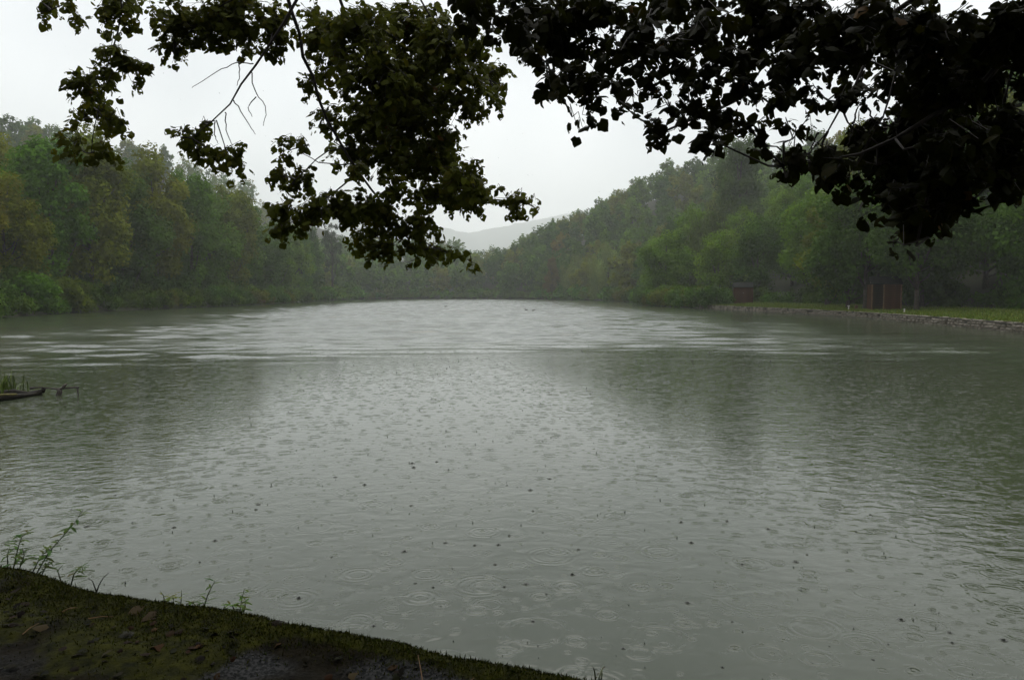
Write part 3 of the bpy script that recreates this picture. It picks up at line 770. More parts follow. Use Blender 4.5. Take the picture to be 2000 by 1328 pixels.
C2 = bent((0, 0, 0.03), tipB - lgB, 9, 0.06); MB().tube(C2, np.linspace(0.10, 0.06, 9) * rng.uniform(0.85, 1.15, 9), 8).build('trunk', M['dark_wood'], t, True)
MB().tube([C2[-1], C2[-1] + np.array([0.02, 0.05, 0.09])], [0.05, 0.04], 6).build('branch_stub', M['dark_wood'], t, True)
br = empty('fallen_branch', on_plane(152, 772, 0), 0, 'thin dark dead branch sticking out over the water beside the logs', 'branch')
MB().tube([(0.0, 0, -0.4), (0.005, 0, 0.06), (-0.01, 0.0, 0.17)], [0.012, 0.014, 0.018], 6).build('hanging_twig', M['twig'], br, True)
MB().tube([(0.03, 0, 0.165), (-0.05, 0.0, 0.175), (-0.25, 0.02, 0.155), (-0.45, 0.03, 0.13), (-0.62, 0.04, 0.15), (-0.88, 0.08, 0.165), (-1.1, 0.12, 0.14)], [0.016, 0.024, 0.016, 0.026, 0.014, 0.016, 0.03], 6).build('bough', M['twig'], br, True)
MB().tube([(-0.42, 0.02, -0.4), (-0.43, 0.02, 0.0), (-0.40, 0.02, 0.08), (-0.43, 0.03, 0.15)], [0.04, 0.06, 0.055, 0.03], 7).build('knot', M['twig'], br, True)
MB().tube([(-0.36, 0.02, 0.13), (-0.31, 0.02, 0.19), (-0.27, 0.03, 0.23), (-0.25, 0.03, 0.25)], [0.02, 0.035, 0.03, 0.01], 7).build('dry_leaf_ball', M['stone'], br, True)

# reeds behind the logs
rd = empty('reed_clump', (-11.35, 16.6, 0), 0, 'green reed tuft growing behind the logs at the left edge', 'reeds')
n = 150; b0 = rng.normal(0, 0.26, (n, 2)); VV = []
for q in b0:
    hgt = rng.uniform(0.15, 0.55); dx_, dy_ = rng.normal(0, 0.18, 2); w = rng.uniform(0.01, 0.02)
    VV += [(q[0] - w, q[1], -0.1), (q[0] + w, q[1], -0.1), (q[0] + dx_ * 0.4 + w * .7, q[1] + dy_ * 0.4, hgt * 0.6), (q[0] + dx_ * 0.4 - w * .7, q[1] + dy_ * 0.4, hgt * 0.6)]
    VV += [(q[0] + dx_ * 0.4 - w * .7, q[1] + dy_ * 0.4, hgt * 0.6), (q[0] + dx_ * 0.4 + w * .7, q[1] + dy_ * 0.4, hgt * 0.6), (q[0] + dx_, q[1] + dy_, hgt), (q[0] + dx_, q[1] + dy_, hgt)]
V = np.array(VV)
m_ = len(V) // 4
put('blades', mesh_np('blades', V, np.arange(4 * m_).reshape(-1, 4), False, np.array([0.07, 0.10, 0.02]) * rng.uniform(0.6, 1.3, (m_, 1))), M['litter'], rd)

# ------------------------------------------------------------------ near bank
BZ = 0.60
EDGE_PX = [(0, 1098), (60, 1110), (130, 1131), (200, 1150), (300, 1172), (400, 1188), (480, 1197), (530, 1206), (560, 1216), (700, 1238), (800, 1258), (880, 1280), (960, 1296), (1060, 1312), (1170, 1330)]
EDGE_PX = [(px, py - 3 - 9 * min(1, px / 800)) for px, py in EDGE_PX]
E = [(-30, 32), (-12.8, 15), (-9, 8.6), (-5.5, 6.1)] + [tuple(on_plane(px, py, BZ)[:2]) for px, py in EDGE_PX] + [(5, 1.25), (14, -0.4), (24, -1.5)]
E = np.array(E); seg = np.linalg.norm(np.diff(E, axis=0), axis=1); ec = np.concatenate([[0], np.cumsum(seg)])
s_in0, s_in1 = ec[3], ec[3 + len(EDGE_PX) + 1] - 2.0
sv = np.concatenate([np.linspace(0, s_in0, 30, endpoint=False), np.arange(s_in0, s_in1, 0.022), np.linspace(s_in1, ec[-1], 40)])
dv = np.concatenate([np.arange(0, 1.6, 0.022), np.arange(1.6, 3.2, 0.06), np.array([3.4, 4, 5, 7, 10, 15, 25])])
def edge_pt(s):
    p = np.column_stack([np.interp(s, ec, E[:, 0]), np.interp(s, ec, E[:, 1])])
    q = np.column_stack([np.interp(s + 0.4, ec, E[:, 0]), np.interp(s + 0.4, ec, E[:, 1])]) - np.column_stack([np.interp(s - 0.4, ec, E[:, 0]), np.interp(s - 0.4, ec, E[:, 1])])
    t = q / (np.linalg.norm(q, axis=1)[:, None] + 1e-9)
    return p, np.column_stack([t[:, 1], -t[:, 0]])      # towards the land
ep, en = edge_pt(sv)
ns_, nd = len(sv), len(dv)
def bank_h(x, y, d):
    q = Vector((x, y, 0.0))
    h = 0.05 * mnoise.noise(q * 0.9) + 0.025 * mnoise.noise(q * 3.1 + Vector((5, 1, 0))) + 0.012 * mnoise.noise(q * 11.0) + 0.006 * mnoise.noise(q * 31.0)
    rim = math.exp(-((d - 0.12) / 0.13) ** 2) * 0.035
    rnd = -0.07 * math.exp(-d / 0.03)
    return h * min(1, 0.3 + d * 1.2) + rim + rnd
V = np.zeros((ns_, nd + 2, 3)); moss = np.zeros((ns_, nd + 2, 3))
for i in range(ns_):
    wob = 0.03 * mnoise.noise(Vector((sv[i] * 1.7, 3, 0))) + 0.014 * mnoise.noise(Vector((sv[i] * 7, 9, 0)))
    for j in range(nd):
        d = dv[j]; q = ep[i] + en[i] * (d - wob * math.exp(-d * 3))
        V[i, j + 2] = (q[0], q[1], BZ - 0.02 + bank_h(q[0], q[1], d))
        px = 1000 + FPX * q[0] / max(q[1], 0.5)
        patch = mnoise.noise(Vector((q[0] * 1.3, q[1] * 1.3, 4.2)))
        mo = 1.0 * math.exp(-((d - 0.08) / 0.16) ** 2) * (0.55 + 0.45 * sstep(-2.2, -1.0, q[0])) + max(0, patch + 0.25) * 1.3 * (0.9 - 0.4 * sstep(-1.2, 0, q[0]))
        co = sstep(0.10, 0.32, mnoise.noise(Vector((q[0] * 1.6 + 3, q[1] * 2.2, 8.8)))+ 0.35 * sstep(-1.6, -0.6, q[0]) * math.exp(-((d - 0.4) / 0.3) ** 2)) * sstep(0.12, 0.25, d) * math.exp(-max(0, d - 0.5) * 2.5)
        moss[i, j + 2] = (min(mo, 1.2), co, 0)
    q = ep[i] - en[i] * wob
    V[i, 1] = (q[0] + en[i][0] * 0.03, q[1] + en[i][1] * 0.03, 0.25); V[i, 0] = (q[0] + en[i][0] * 0.06, q[1] + en[i][1] * 0.06, -1.0)
    moss[i, :2] = (0.3, 0.4, 0)
a = (np.arange(ns_ - 1)[:, None] * (nd + 2) + np.arange(nd + 1)[None]).ravel()
bme = mesh_np('bank', V.reshape(-1, 3), np.stack([a, a + 1, a + nd + 3, a + nd + 2], 1), True)
at_ = bme.attributes.new('Moss', 'FLOAT_COLOR', 'POINT'); c4 = np.ones((ns_ * (nd + 2), 4), np.float32); c4[:, :3] = moss.reshape(-1, 3)
at_.data.foreach_set('color', c4.ravel())
bk = put('bank', bme, M['bank']); bk['kind'] = 'structure'
def bank_at(s, d):
    i = np.clip(np.searchsorted(sv, s), 0, ns_ - 1); j = np.clip(np.searchsorted(dv, d), 0, nd - 1)
    return BV[i, j + 2], BM_[i, j + 2]
BV, BM_ = V, moss

# moss fuzz on the rim and patches
n = 90000
s_ = rng.uniform(s_in0, s_in1, n); d_ = np.abs(rng.normal(0, 0.22, n)); d_[::3] = rng.uniform(0, 2.5, len(d_[::3]))
iI = np.clip(np.searchsorted(sv, s_), 0, ns_ - 1); jJ = np.clip(np.searchsorted(dv, d_), 0, nd - 1)
P = BV[iI, jJ + 2]; mo = BM_[iI, jJ + 2][:, 0]
keep_ = rng.random(n) < np.clip(mo * 1.2, 0.05, 1); P = P[keep_] + rng.normal(0, 0.008, (keep_.sum(), 3)) * np.array([1, 1, 0]); n = len(P)
h = rng.uniform(0.003, 0.013, n) * np.where(rng.random(n) < 0.03, 2.5, 1); an = rng.uniform(0, 6.3, n); w = 0.004
A = P + np.column_stack([np.cos(an) * w, np.sin(an) * w, 0 * an - 0.004]); B = P - np.column_stack([np.cos(an) * w, np.sin(an) * w, 0 * an + 0.004])
Cc = P + np.column_stack([rng.normal(0, 0.006, n), rng.normal(0, 0.006, n), h])
mc = np.array([0.040, 0.044, 0.003]) * rng.uniform(0.4, 1.25, (n, 1)) * np.column_stack([rng.uniform(0.7, 1.2, n), np.ones(n), np.ones(n)])
tag(put('moss', mesh_np('moss', np.stack([A, B, Cc], 1).reshape(-1, 3), np.arange(3 * n).reshape(-1, 3), False, mc), M['litter']), 'fuzzy olive moss on the rim of the near bank', 'moss', None, 'stuff')

# leaf template (heart shaped, folded and curled)
def leaf_template(seed, narrow=1.0):
    r = np.random.default_rng(seed)
    ys = np.array([-0.10, 0.08, 0.36, 0.64, 0.84]); hwid = np.array([0.27, 0.47, 0.53, 0.42, 0.22]) * narrow
    mid = [(0, 0.0, 0), (0, 0.2, 0), (0, 0.42, 0), (0, 0.66, 0), (0, 0.86, 0), (0, 1.0, 0)]
    V = list(mid)
    for s in (-1, 1):
        for y, w in zip(ys, hwid): V.append((s * w * r.uniform(0.80, 1.12), y + r.uniform(-0.05, 0.05), 0))
    V = np.array(V, float)
    fold, droop, curl = r.uniform(-0.1, 0.35), r.uniform(0.15, 0.55), r.uniform(0.1, 0.6)
    V[:, 2] = fold * np.abs(V[:, 0]) - droop * np.clip(V[:, 1] - 0.2, 0, None) ** 2 - curl * V[:, 0] ** 2 * 1.6
    F = []
    for s in (0, 1):
        o = 6 + s * 5
        T = [(0, o, o + 1), (0, o + 1, 1), (1, o + 1, o + 2), (1, o + 2, 2), (2, o + 2, 3), (3, o + 2, o + 3), (3, o + 3, 4), (4, o + 3, o + 4), (4, o + 4, 5)]
        F += [t if s else t[::-1] for t in T]
    if seed % 3: F.pop(int(r.integers(1, len(F) - 1)))      # eaten patches
    if seed % 2: F.pop(int(r.integers(1, len(F) - 1)))
    return V, np.array(F)
LEAVES = [leaf_template(i) for i in range(10)]
def frames(t, n0):
    t = t / (np.linalg.norm(t, axis=1)[:, None] + 1e-9)
    nn = n0 - (n0 * t).sum(1)[:, None] * t; nn /= np.linalg.norm(nn, axis=1)[:, None] + 1e-9
    return np.stack([np.cross(t, nn), t, nn], 2)        # columns: side, tip, normal
def join_leaves(P, R, S, C, templ=LEAVES):
    Vs, Fs, Cs = [], [], []; off = 0
    kind_ = rng.integers(len(templ), size=len(P))
    for k_ in range(len(templ)):
        ix = np.where(kind_ == k_)[0]
        if not len(ix): continue
        tv, tf = templ[k_]
        W = np.einsum('nij,vj->nvi', R[ix], tv) * S[ix][:, None, None] + P[ix][:, None, :]
        Vs.append(W.reshape(-1, 3)); Fs.append((tf[None] + (np.arange(len(ix)) * len(tv))[:, None, None]).reshape(-1, 3) + off); off += len(ix) * len(tv)
        Cs.append(np.repeat(C[ix], len(tf), 0))
    return np.concatenate(Vs), np.concatenate(Fs), np.concatenate(Cs)

# leaf litter on the bank
PAL = np.array([(0.10, 0.045, 0.018), (0.06, 0.03, 0.018), (0.16, 0.085, 0.025), (0.05, 0.055, 0.018), (0.12, 0.10, 0.035), (0.05, 0.042, 0.012), (0.035, 0.025, 0.012), (0.10, 0.09, 0.04)])
def litter_xform(n, smin, smax, dmin, dmax):
    s_ = rng.uniform(s_in0, s_in1, n); d_ = rng.uniform(dmin, dmax, n)
    iI = np.clip(np.searchsorted(sv, s_), 0, ns_ - 1); jJ = np.clip(np.searchsorted(dv, d_), 0, nd - 1)
    P = BV[iI, jJ + 2] + np.column_stack([rng.normal(0, 0.015, (n, 2)), rng.uniform(0.004, 0.016, n)])
    t = np.column_stack([rng.normal(size=(n, 2)), rng.normal(0, 0.22, n)]); n0 = np.column_stack([rng.normal(0, 0.3, (n, 2)), np.ones(n)])
    return P, frames(t, n0), rng.uniform(smin, smax, n), PAL[rng.choice(len(PAL), n, p=[.2, .22, .1, .16, .08, .08, .12, .04])] * rng.uniform(0.05, 0.22, (n, 1))
P, R, S, Cl = litter_xform(3200, 0.018, 0.048, 0.22, 2.8)
V, F, Cc = join_leaves(P, R, S, Cl)
tag(put('leaf_litter', mesh_np('leaf_litter', V, F, False, Cc), M['litter']), 'dark brown fallen leaves strewn over the near bank', 'leaf litter', None, 'stuff')
# twigs and dry stalks among the litter
mb = MB()
for k_ in range(90):
    q, _ = bank_at(rng.uniform(s_in0, s_in1), rng.uniform(0.2, 2.2)); a_ = rng.uniform(0, 6.3); L_ = rng.uniform(0.06, 0.22)
    e_ = q + np.array([math.cos(a_) * L_, math.sin(a_) * L_, rng.uniform(0, 0.07)])
    mb.tube([q + (0, 0, 0.006), (q + e_) / 2 + (0, 0, 0.01), e_], [0.003, 0.0025, 0.0012], 4, False)
tag(mb.build('dry_stalks', M['pale_wood']), 'thin dry stalks lying among the leaves on the near bank', 'stalks', None, 'stuff')
# a few single fallen leaves one can pick out
FM = []
for k_ in range(4):
    tv, tf = LEAVES[k_]; me = mesh_np('fallen_leaf', tv, tf, False, np.ones((len(tf), 3))); me.materials.append(M['near_leaf']); FM.append(me)
def fallen(px, py, size, col, label):
    q = on_plane(px, py, BZ); o = put('fallen_leaf', FM[int(px) % 4], None)
    i_ = np.argmin(((BV[:, 2:, :2] - q[:2]) ** 2).sum(2)); pz = BV[:, 2:].reshape(-1, 3)[i_]
    o.location = (pz[0], pz[1], pz[2] + 0.012); o.rotation_euler = (rng.uniform(-.2, .2), rng.uniform(-.2, .2), rng.uniform(0, 6.3)); o.scale = (size,) * 3
    o.color = (*[c * 0.17 for c in col], 1); tag(o, label, 'leaf')
fallen(270, 1193, 0.085, (0.30, 0.22, 0.11), 'pale tan fallen leaf, upper one of the light leaves near the bank edge')
fallen(300, 1200, 0.08, (0.26, 0.19, 0.10), 'pale tan fallen leaf just right of the upper light leaf near the edge')
fallen(242, 1237, 0.07, (0.25, 0.25, 0.20), 'greyish fallen leaf in the middle of the near bank')
fallen(92, 1223, 0.06, (0.32, 0.24, 0.12), 'yellowish fallen leaf on the left part of the near bank')
fallen(395, 1262, 0.09, (0.30, 0.14, 0.03), 'orange brown fallen leaf on the bank below the middle seedling')
fallen(680, 1303, 0.085, (0.26, 0.19, 0.08), 'ochre fallen leaf lying on the grey gravelly patch')
fallen(300, 1272, 0.08, (0.22, 0.10, 0.03), 'rust coloured fallen leaf near the bottom of the picture')
# dead curled leaf on the mossy rim
fallen(535, 1222, 0.10, (0.06, 0.035, 0.018), 'dark brown curled leaf on the mossy rim')

# ------------------------------------------------------------------ weeds on the bank edge
def narrow_leaf(seed):
    r = np.random.default_rng(seed); y = np.array([0, 0.25, 0.55, 0.85, 1.0]); w = np.array([0.02, 0.115, 0.13, 0.065, 0.0])
    V = [(0, yy, -0.25 * yy * yy) for yy in y] + [(-ww, yy, 0.06 * ww - 0.28 * yy * yy + 0.03) for yy, ww in zip(y[1:4], w[1:4])] + [(ww, yy, 0.06 * ww - 0.28 * yy * yy + 0.03) for yy, ww in zip(y[1:4], w[1:4])]
    F = []
    for o, s in ((5, 0), (8, 1)):
        T = [(0, o, 1), (1, o, o + 1), (1, o + 1, 2), (2, o + 1, o + 2), (2, o + 2, 3), (3, o + 2, 4)]
        F += [t if s else t[::-1] for t in T]
    me = mesh_np('leaf', np.array(V), np.array(F), False, np.ones((len(F), 3))); me.materials.append(M['near_leaf']); return me
NLEAF = [narrow_leaf(i) for i in range(2)]
M['stem'] = plain('stem', (0.06, 0.075, 0.025), 0.6, 0.2, 20)
def weed(stems, label, color, lsz=0.05, step=0.0125, name='weed', leafy=True):
    """stems: list of pixel polylines, traced at the depth of the bank edge"""
    b = stems[0][0]; base = on_plane(b[0], b[1], BZ - 0.02)
    t = empty(name, base, 0, label, 'weed')
    for stm in stems:
        q0 = on_plane(stm[0][0], stm[0][1], BZ - 0.02); Y0 = q0[1]
        pts = [at(px, py, Y0 + 0.05 * k_ * rng.uniform(-0.6, 1)) for k_, (px, py) in enumerate(stm)]; pts[0] = q0 - np.array([0, 0, 0.03])
        pts = np.array(pts) - base
        # resample
        sg = np.concatenate([[0], np.cumsum(np.linalg.norm(np.diff(pts, axis=0), axis=1))])
        u = np.linspace(0, sg[-1], max(4, int(sg[-1] / 0.03))); C_ = np.column_stack([np.interp(u, sg, pts[:, k_]) for k_ in range(3)])
        stem = MB().tube(C_, np.linspace(0.0045, 0.0015, len(u)), 5).build('stem', M['stem'] if leafy else M['twig'], t, True)
        if not leafy: continue
        k_ = 0; s = 0.03
        while s < sg[-1]:
            p = np.array([np.interp(s, sg, pts[:, c_]) for c_ in range(3)])
            az = k_ * 2.4 + rng.uniform(-.5, .5); k_ += 1
            o = put('leaf', NLEAF[k_ % 2], None, stem); o.location = p
            o.rotation_euler = (rng.uniform(-0.1, 0.6), rng.uniform(-0.3, 0.3), az); f = 1.1 * lsz * rng.uniform(0.7, 1.25) * (1 - 0.45 * s / sg[-1]); o.scale = (f, f, f); o.color = (*jit(color, 0.25), 1)
            s += step * rng.uniform(0.7, 1.3)
WG, WY2 = (0.085, 0.13, 0.035), (0.14, 0.18, 0.04)
weed([[(70, 1112), (95, 1078), (120, 1050), (145, 1022), (162, 995)], [(62, 1110), (80, 1085), (100, 1070)], [(80, 1115), (95, 1095), (104, 1105)]], 'tall arching green weed on the bank edge, leaning to the right', WG, 0.085)
weed([[(25, 1104), (35, 1070), (42, 1048), (60, 1034)], [(15, 1100), (14, 1080), (20, 1066)], [(35, 1106), (48, 1085), (44, 1072)]], 'upright green weed on the bank edge at the left frame side', WG, 0.08)
weed([[(138, 1133), (145, 1118), (160, 1106), (162, 1118)], [(120, 1128), (112, 1115), (122, 1103)]], 'small low weed on the edge below the tall arching weed', (0.10, 0.13, 0.05), 0.06)
weed([[(188, 1146), (196, 1134), (212, 1118)], [(188, 1146), (180, 1132), (172, 1128)]], 'bare forked dead stalk on the bank edge', WG, name='dead_stalk', leafy=False)
weed([[(322, 1176), (320, 1164), (313, 1154)], [(352, 1180), (354, 1166), (355, 1152)], [(335, 1178), (340, 1168), (330, 1166)]], 'pale yellow green seedling clump, leftmost of the three on the edge', WY2, 0.055)
weed([[(396, 1186), (402, 1170), (410, 1152), (420, 1134)], [(385, 1184), (380, 1178), (372, 1177)]], 'leaning green seedling in the middle of the three on the edge', WG, 0.075)
weed([[(466, 1197), (470, 1182), (473, 1166), (477, 1150)], [(458, 1196), (456, 1184), (448, 1180)], [(474, 1198), (478, 1184), (480, 1170)]], 'upright green seedling, rightmost of the three on the edge', (0.10, 0.15, 0.035), 0.065)
weed([[(1168, 1328), (1172, 1312), (1180, 1300)], [(1164, 1328), (1162, 1312), (1158, 1302)], [(1172, 1328), (1176, 1318), (1176, 1304)]], 'thin dry tuft on the mossy rim near the bottom of the picture', (0.05, 0.05, 0.03), 0.03, 0.04, 'dry_tuft')

# ------------------------------------------------------------------ overhanging trees
def overhang(name, label, trunk_xy, trunk_h, limbs, blobs, leaf_size, bare, col, gain, bare_on):
    bx_, by_ = trunk_xy; base = np.array([bx_, by_, BZ - 0.1])
    t = empty(name, base, 0, label, 'tree')
    P = [(0, 0, -0.4), (0.02, 0.03, 0.6), (0.08, 0.1, trunk_h * 0.5), (0.1, 0.25, trunk_h), (0.05, 0.3, trunk_h + 3), (0, 0.4, trunk_h + 6.5)]
    MB().tube(P, [0.30, 0.21, 0.18, 0.16, 0.10, 0.03], 12).build('trunk', M['bark'], t, True)
    lines = []; limb_obs = []
    for pts, r0, r1 in limbs:
        pts = np.array(pts) - base
        sg = np.concatenate([[0], np.cumsum(np.linalg.norm(np.diff(pts, axis=0), axis=1))])
        u = np.linspace(0, sg[-1], max(6, int(sg[-1] / 0.15)))
        C_ = np.column_stack([np.interp(u, sg, pts[:, k_]) for k_ in range(3)])
        for _ in range(2): C_[1:-1] = 0.25 * C_[:-2] + 0.5 * C_[1:-1] + 0.25 * C_[2:]
        C_[1:-1] += rng.normal(0, 0.006, C_[1:-1].shape)
        MB().tube(C_, np.linspace(r0, r1, len(u)) * 0.8, 7).build('branch', M['twig'], t, True); lines.append(C_); limb_obs.append(COL.objects[-1])
    allp = np.concatenate(lines)
    tw = MB(); LP, LT, LC = [], [], []
    for (px, py, rx, ry, Y, dens) in blobs:
        c = at(px, py, Y) - base; sx2_, sz2_ = rx / FPX * Y, ry / FPX * Y; sy2_ = max(sx2_, sz2_) * 0.9
        dd = np.linalg.norm(allp - c, axis=1) + 0.4 * np.clip(c[2] - allp[:, 2], 0, None)
        root = allp[np.argmin(dd)]
        area = math.pi * rx * ry / ((leaf_size / Y * FPX) ** 2 * 0.45)
        nl = max(4, int(area * dens * gain)); ntw = max(2, nl // 9)
        hub = root * 0.35 + c * 0.65
        if np.linalg.norm(hub - root) > 0.05: tw.tube([root, root * 0.6 + hub * 0.4 + rng.normal(0, 0.03, 3), hub], [0.006, 0.0045, 0.0035], 4, False)
        for _ in range(ntw):
            q = rng.normal(size=3); q /= np.linalg.norm(q); q *= rng.uniform(0.55, 1.0) ** 0.6
            e_ = c + q * np.array([sx2_, sy2_, sz2_])
            mid = hub * 0.5 + e_ * 0.5 + np.array([0, 0, 0.04]) + rng.normal(0, 0.03, 3)
            tw.tube([hub, mid, e_], [0.0028, 0.002, 0.0012], 3, False)
            m_ = max(3, int(nl / ntw * rng.uniform(0.7, 1.3)))
            for k_ in range(m_):
                f = 1 - (k_ / m_) * rng.uniform(0.6, 0.9)
                a_, b_ = (hub, mid) if f < 0.5 else (mid, e_)
                g_ = f * 2 if f < 0.5 else f * 2 - 1
                p = a_ + (b_ - a_) * g_; o_ = rng.normal(size=3) * np.array([1, 1, 0.6]); o_ /= np.linalg.norm(o_)
                LP.append(p + o_ * 0.022 + np.array([0, 0, -0.02])); dr = (e_ - hub); dr = dr / (np.linalg.norm(dr) + 1e-6)
                LT.append(o_ * 0.8 + dr * 0.35 + np.array([0, 0, -0.75 + rng.normal(0, 0.3)]))
                yl = rng.random()
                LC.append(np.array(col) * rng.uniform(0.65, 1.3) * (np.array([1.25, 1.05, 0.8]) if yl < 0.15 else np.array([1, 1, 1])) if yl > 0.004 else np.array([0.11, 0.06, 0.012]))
    for pl in bare:
        pts = np.array([at(px, py, Y) for px, py, Y in pl]) - base
        for _ in range(2):
            pts = np.concatenate([pts[:1]] + [np.stack([0.75 * a_ + 0.25 * b_, 0.25 * a_ + 0.75 * b_]) for a_, b_ in zip(pts[:-1], pts[1:])] + [pts[-1:]])
        pts[1:-1] += rng.normal(0, 0.0025, pts[1:-1].shape)
        MB().tube(pts, np.linspace(0.0048, 0.0018, len(pts)), 5, False).build('twig', M['twig'], limb_obs[bare_on], True)
    tw.build('twigs', M['twig'], t)['kind'] = 'stuff'
    LP, LT, LC = np.array(LP), np.array(LT), np.array(LC); n = len(LP)
    R = frames(LT, np.array([0, 0, 1.0]) + rng.normal(0, 0.55, (n, 3)) + np.array([0, -0.25, 0])); S = leaf_size * rng.uniform(0.35, 1.2, n)
    # the nearest leaves in view as leaves of their own
    pr = project(LP + base); vis = (pr[:, 0] > -10) & (pr[:, 0] < 2010) & (pr[:, 1] > -10)
    score = np.where(vis, S / pr[:, 2] * (1 + rng.uniform(0, 0.5, n)), 0); pick = np.argsort(-score)[:300]
    LM = []
    for k_ in range(10):
        tv, tf = LEAVES[k_]; me = mesh_np('leaf', tv, tf, True, np.ones((len(tf), 3))); me.materials.append(M['near_leaf']); LM.append(me)
    for k_ in pick:
        o = put('leaf', LM[k_ % 10], None, t)
        Mx = Matrix(R[k_].tolist()).to_4x4(); o.matrix_local = Matrix.Translation(Vector(LP[k_])) @ Mx @ Matrix.Scale(float(S[k_]), 4); o.color = (*LC[k_], 1)
    rest = np.setdiff1d(np.arange(n), pick)
    V, F, Cc = join_leaves(LP[rest], R[rest], S[rest], LC[rest])
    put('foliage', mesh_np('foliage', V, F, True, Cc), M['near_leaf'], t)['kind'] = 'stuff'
    return t, base

def jb(L, Y, sp_=0.35): return [(a, b, c, d, Y + rng.uniform(-sp_, sp_), e) for a, b, c, d, e in L]
YL = 5.8
BLOB_L = jb([(95, 22, 30, 30, 1.5), (148, 22, 20, 38, 1.3), (230, 40, 45, 45, 1.6), (215, 95, 40, 40, 1.5), (265, 140, 32, 38, 1.2), (165, 160, 40, 42, 1.8), (205, 155, 30, 40, 1.2),
             (200, 225, 45, 35, 1.5), (150, 240, 25, 25, 1.2), (225, 245, 28, 30, 1.3), (140, 285, 32, 35, 1.4), (205, 300, 32, 30, 1.4), (245, 8, 60, 18, 1.8),
             (335, 35, 45, 50, 1.8), (390, 55, 55, 50, 2.0), (345, 95, 40, 30, 1.4), (445, 50, 60, 55, 2.2), (470, 85, 40, 30, 1.3), (525, 60, 45, 50, 1.6), (460, 10, 110, 20, 2.2), (545, 95, 30, 30, 1.2)], YL) \
    + jb([(380, 265, 38, 30, 1.2), (350, 265, 18, 28, 1.0), (395, 310, 42, 28, 1.3), (455, 318, 30, 32, 1.6), (425, 300, 30, 25, 1.0), (400, 245, 20, 20, 0.9)], YL - 0.2) \
    + jb([(610, 60, 50, 60, 1.6), (700, 60, 100, 60, 2.4), (800, 60, 90, 60, 2.4), (870, 80, 60, 70, 2.0), (640, 120, 50, 50, 1.4), (730, 150, 95, 75, 2.6), (820, 160, 90, 80, 2.3), (900, 150, 70, 50, 1.6), (960, 150, 45, 30, 1.2), (985, 175, 25, 20, 0.9),
          (930, 90, 45, 40, 1.5), (960, 195, 40, 22, 0.9), (860, 260, 55, 35, 1.5), (605, 165, 26, 35, 1.0), (720, 240, 70, 60, 2.6), (800, 240, 80, 55, 2.2), (880, 215, 60, 40, 1.2), (930, 220, 30, 22, 0.9), (640, 235, 38, 35, 1.2), (680, 300, 45, 40, 1.4), (760, 310, 70, 50, 2.3), (840, 310, 75, 50, 2.4), (900, 350, 55, 50, 2.4),
          (860, 390, 75, 40, 2.2), (930, 385, 35, 40, 1.6), (700, 340, 35, 30, 1.1), (780, 370, 45, 35, 1.5)], YL + 0.1, 0.6) \
    + jb([(552, 290, 24, 28, 1.2), (585, 282, 20, 25, 1.0), (548, 345, 28, 30, 1.4), (595, 355, 40, 35, 1.2), (560, 405, 38, 35, 1.5), (610, 410, 48, 38, 1.7), (548, 450, 30, 28, 1.3), (590, 440, 35, 22, 1.1), (655, 400, 45, 38, 1.8),
          (700, 410, 45, 40, 1.7), (745, 420, 50, 42, 1.8), (715, 470, 38, 35, 1.5), (750, 490, 45, 30, 1.4), (790, 455, 48, 38, 1.6), (835, 440, 45, 35, 1.4), (810, 500, 45, 26, 1.1), (850, 490, 35, 28, 1.2), (890, 498, 28, 18, 0.9), (918, 510, 20, 14, 0.9),
          (985, 385, 28, 25, 1.1), (1005, 405, 28, 28, 1.1), (1040, 402, 22, 14, 0.7), (1000, 425, 22, 14, 0.8)], YL - 0.1)
LTR = (-3.6, -1.6)
def PL(*pts): return [at(*p) for p in pts]
LIMB_L = [
    ([(-3.5, -1.3, 4.6), (-2.9, 1.8, 5.5), (-2.1, 4.6, 5.4)] + PL((555, -40, 5.6), (600, 130, 5.7), (635, 225, 5.75), (670, 298, 5.8), (720, 360, 5.8), (760, 410, 5.8), (800, 470, 5.8)), 0.055, 0.008),
    ([(-3.5, -1.3, 5.0), (-2.2, 2.0, 5.9), (-1.5, 4.6, 5.6)] + PL((650, -30, 5.7), (700, 90, 5.9), (760, 200, 6.0), (830, 300, 6.1), (890, 380, 6.1), (980, 392, 6.0), (1035, 400, 5.95)), 0.05, 0.005),
    ([(-3.5, -1.3, 5.3), (-1.6, 2.0, 6.2), (-0.9, 4.6, 5.8)] + PL((800, -30, 5.8), (860, 70, 5.9), (930, 140, 5.9), (990, 175, 5.9)), 0.04, 0.005),
    (PL((600, -40, 5.6), (560, 40, 5.6), (520, 92, 5.55), (490, 135, 5.55), (465, 182, 5.55), (440, 225, 5.55), (400, 255, 5.5), (375, 270, 5.5)), 0.016, 0.004),
    ([(-3.5, -1.3, 5.0), (-4.0, 2.0, 6.0), (-3.6, 4.8, 5.6)] + PL((250, -40, 5.7), (228, 70, 5.75), (208, 130, 5.75), (196, 190, 5.8), (185, 250, 5.8), (178, 300, 5.8)), 0.035, 0.004),
    (PL((228, -60, 5.7), (160, -10, 5.7), (100, 20, 5.7)), 0.01, 0.004),
    (PL((560, -50, 5.6), (450, -5, 5.7), (380, 40, 5.75), (340, 90, 5.75)), 0.014, 0.004),
    (PL((700, 335, 5.8), (660, 380, 5.75), (610, 405, 5.7), (560, 440, 5.7)), 0.009, 0.003),
    (PL((690, 320, 5.8), (610, 320, 5.75), (590, 300, 5.7)), 0.007, 0.003),
    (PL((665, 290, 5.8), (630, 290, 5.75), (595, 345, 5.7), (560, 370, 5.7)), 0.007, 0.003),
    (PL((790, 455, 5.8), (840, 480, 5.75), (920, 510, 5.7)), 0.006, 0.002),
]
